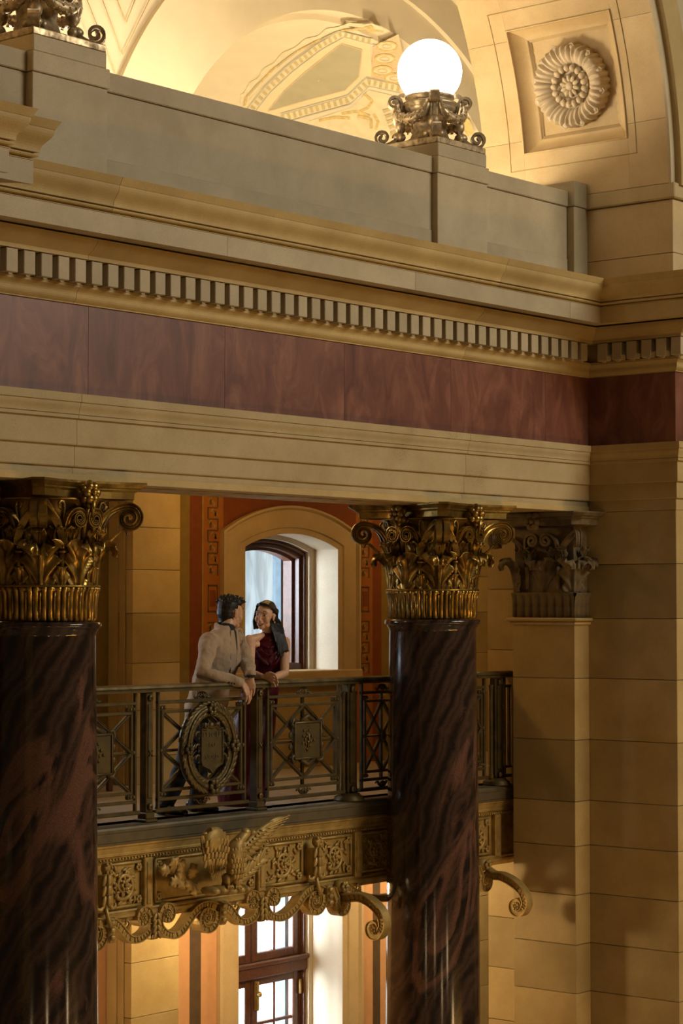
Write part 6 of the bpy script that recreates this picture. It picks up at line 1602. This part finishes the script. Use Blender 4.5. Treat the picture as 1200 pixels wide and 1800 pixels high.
# dress: bodice with draped cowl, long skirt
B = Body()
B.limb([(pel, .165, .125), (wai, .128, .102), (che, .152, .112), (uch + Vector((0, 0, -.008)), .120, .082)], sl, 20)
B.limb([(uch + Vector((0, 0, -.02)), .085, .07), (nek + Vector((0, 0, -.022)), .062, .060)], sl)
bot = P3(424, 1416, 11.50); bot = Vector((bot.x, bot.y, ZF + .05))
B.limb([(pel + Vector((0, 0, .04)), .16, .125), (pel.lerp(bot, .3), .18, .15), (pel.lerp(bot, .7), .18, .16), (bot, .195, .18)], sl, 20)
for i, (dz, sag, wd_, r_) in enumerate(((.028, .016, .066, .016), (.004, .060, .090, .0105), (-.014, .105, .108, .0095), (-.040, .165, .118, .0085))):
    pts_ = []
    for j in range(13):
        t_ = (j / 12 - .5) * 2; z_ = dz - sag * (1 - t_ * t_) * .9 + .010 * t_
        fw = (.060 + .052 * min(1, max(0, (.03 - z_) / .12))) * math.sqrt(max(.0, 1 - (t_ * .80) ** 2))
        pts_.append((uch + sl * t_ * wd_ + ft * fw + Vector((0, 0, z_ + .015)), r_ * (1 - .5 * t_ * t_)))
    B.limb(pts_, sl, 8)
vf = folds(.010, 8, 5, (1.3, 1.3, .35)); vf2 = folds(.004, 20, 1, (1, 1, .6))
def dcut(co):
    d = co - nek; return co.z > nek.z - .03 and math.hypot(d.x, d.y) < .052
B.grow('dress', 'velvet', wom, .0062, 7, fn=lambda co: (vf(co) if co.z < wai.z else vf2(co)), cut=dcut, thick=.006, origin=w_org)
# long straight hair, centre parting, falling over her left shoulder
B = Body(); e = lambda l, f, u, r: B.ell(FW.p(l, f, u), r, FW.rot())
e(0, -.024, .036, (.079, .090, .086)); e(0, -.040, -.02, (.075, .070, .075)); e(0, .012, .062, (.070, .070, .052))
lft = FW
def lock(pts_, r0, r1, side=None, n=10):
    m_ = len(pts_); B.limb([(p, (r0 + (r1 - r0) * i / (m_ - 1)), (r0 + (r1 - r0) * i / (m_ - 1)) * .6) for i, p in enumerate(pts_)], side or FW.f, n)
rnd = random.Random(4)
for i in range(40):
    a_ = (i % 20) / 19; lay = i // 20
    s_ = FW.p(.058 + .016 * math.sin(a_ * PI), -.085 + .085 * a_, .045 - .03 * a_)
    m1 = P3(477 + 17 * a_, 1096, 11.37 + .05 * lay)
    Yh = 11.31 + .05 * lay + .03 * (1 - a_)
    m2 = P3(478 + 21 * a_, 1112 + 4 * a_, Yh); end = P3(480 + 26 * a_ + rnd.uniform(-2, 2), 1136 + 16 * math.sin(a_ * PI * .9) + rnd.uniform(-5, 6), Yh - .03)
    lock([s_, m1, m2, m2.lerp(end, .6), end], .020, .007)
for i in range(10):
    a_ = i / 9; s_ = FW.p(-.066, -.06 + .085 * a_, .045); m1 = FW.p(-.080, -.05 + .085 * a_, -.05); m2 = FW.p(-.072, -.055 + .085 * a_, -.115); lock([s_, m1, m2], .017, .008)
for s_ in (-1, 1): lock([FW.p(s_ * .008, .066, .098), FW.p(s_ * .046, .052, .084), FW.p(s_ * .070, .012, .058), FW.p(s_ * .080, -.030, .020)], .014, .014, FW.l)
def wcut(co):
    d = co - FW.o; l_, f_, u_ = d.dot(FW.l), d.dot(FW.f), d.dot(FW.u)
    if f_ > .024 and abs(l_) < .064 and u_ < .080 - .35 * max(0, abs(l_) - .03): return True
    if f_ > .016 and abs(l_) > .05 and u_ < .05 and l_ > 0: return True
    return l_ > .062 and -.020 < f_ < .030 and -.040 < u_ < .026     # left ear shows
B.grow('hair', 'hair', wom, .0055, 2, .5, cut=wcut, fn=folds(.003, 40, 2, (1, 1, .12)), origin=w_org, label='long straight dark hair')
part('earring', MB().ball(FW.p(.083, -.004, -.043) - w_org, (.005, .005, .008), 8, 6), 'teeth', wom)
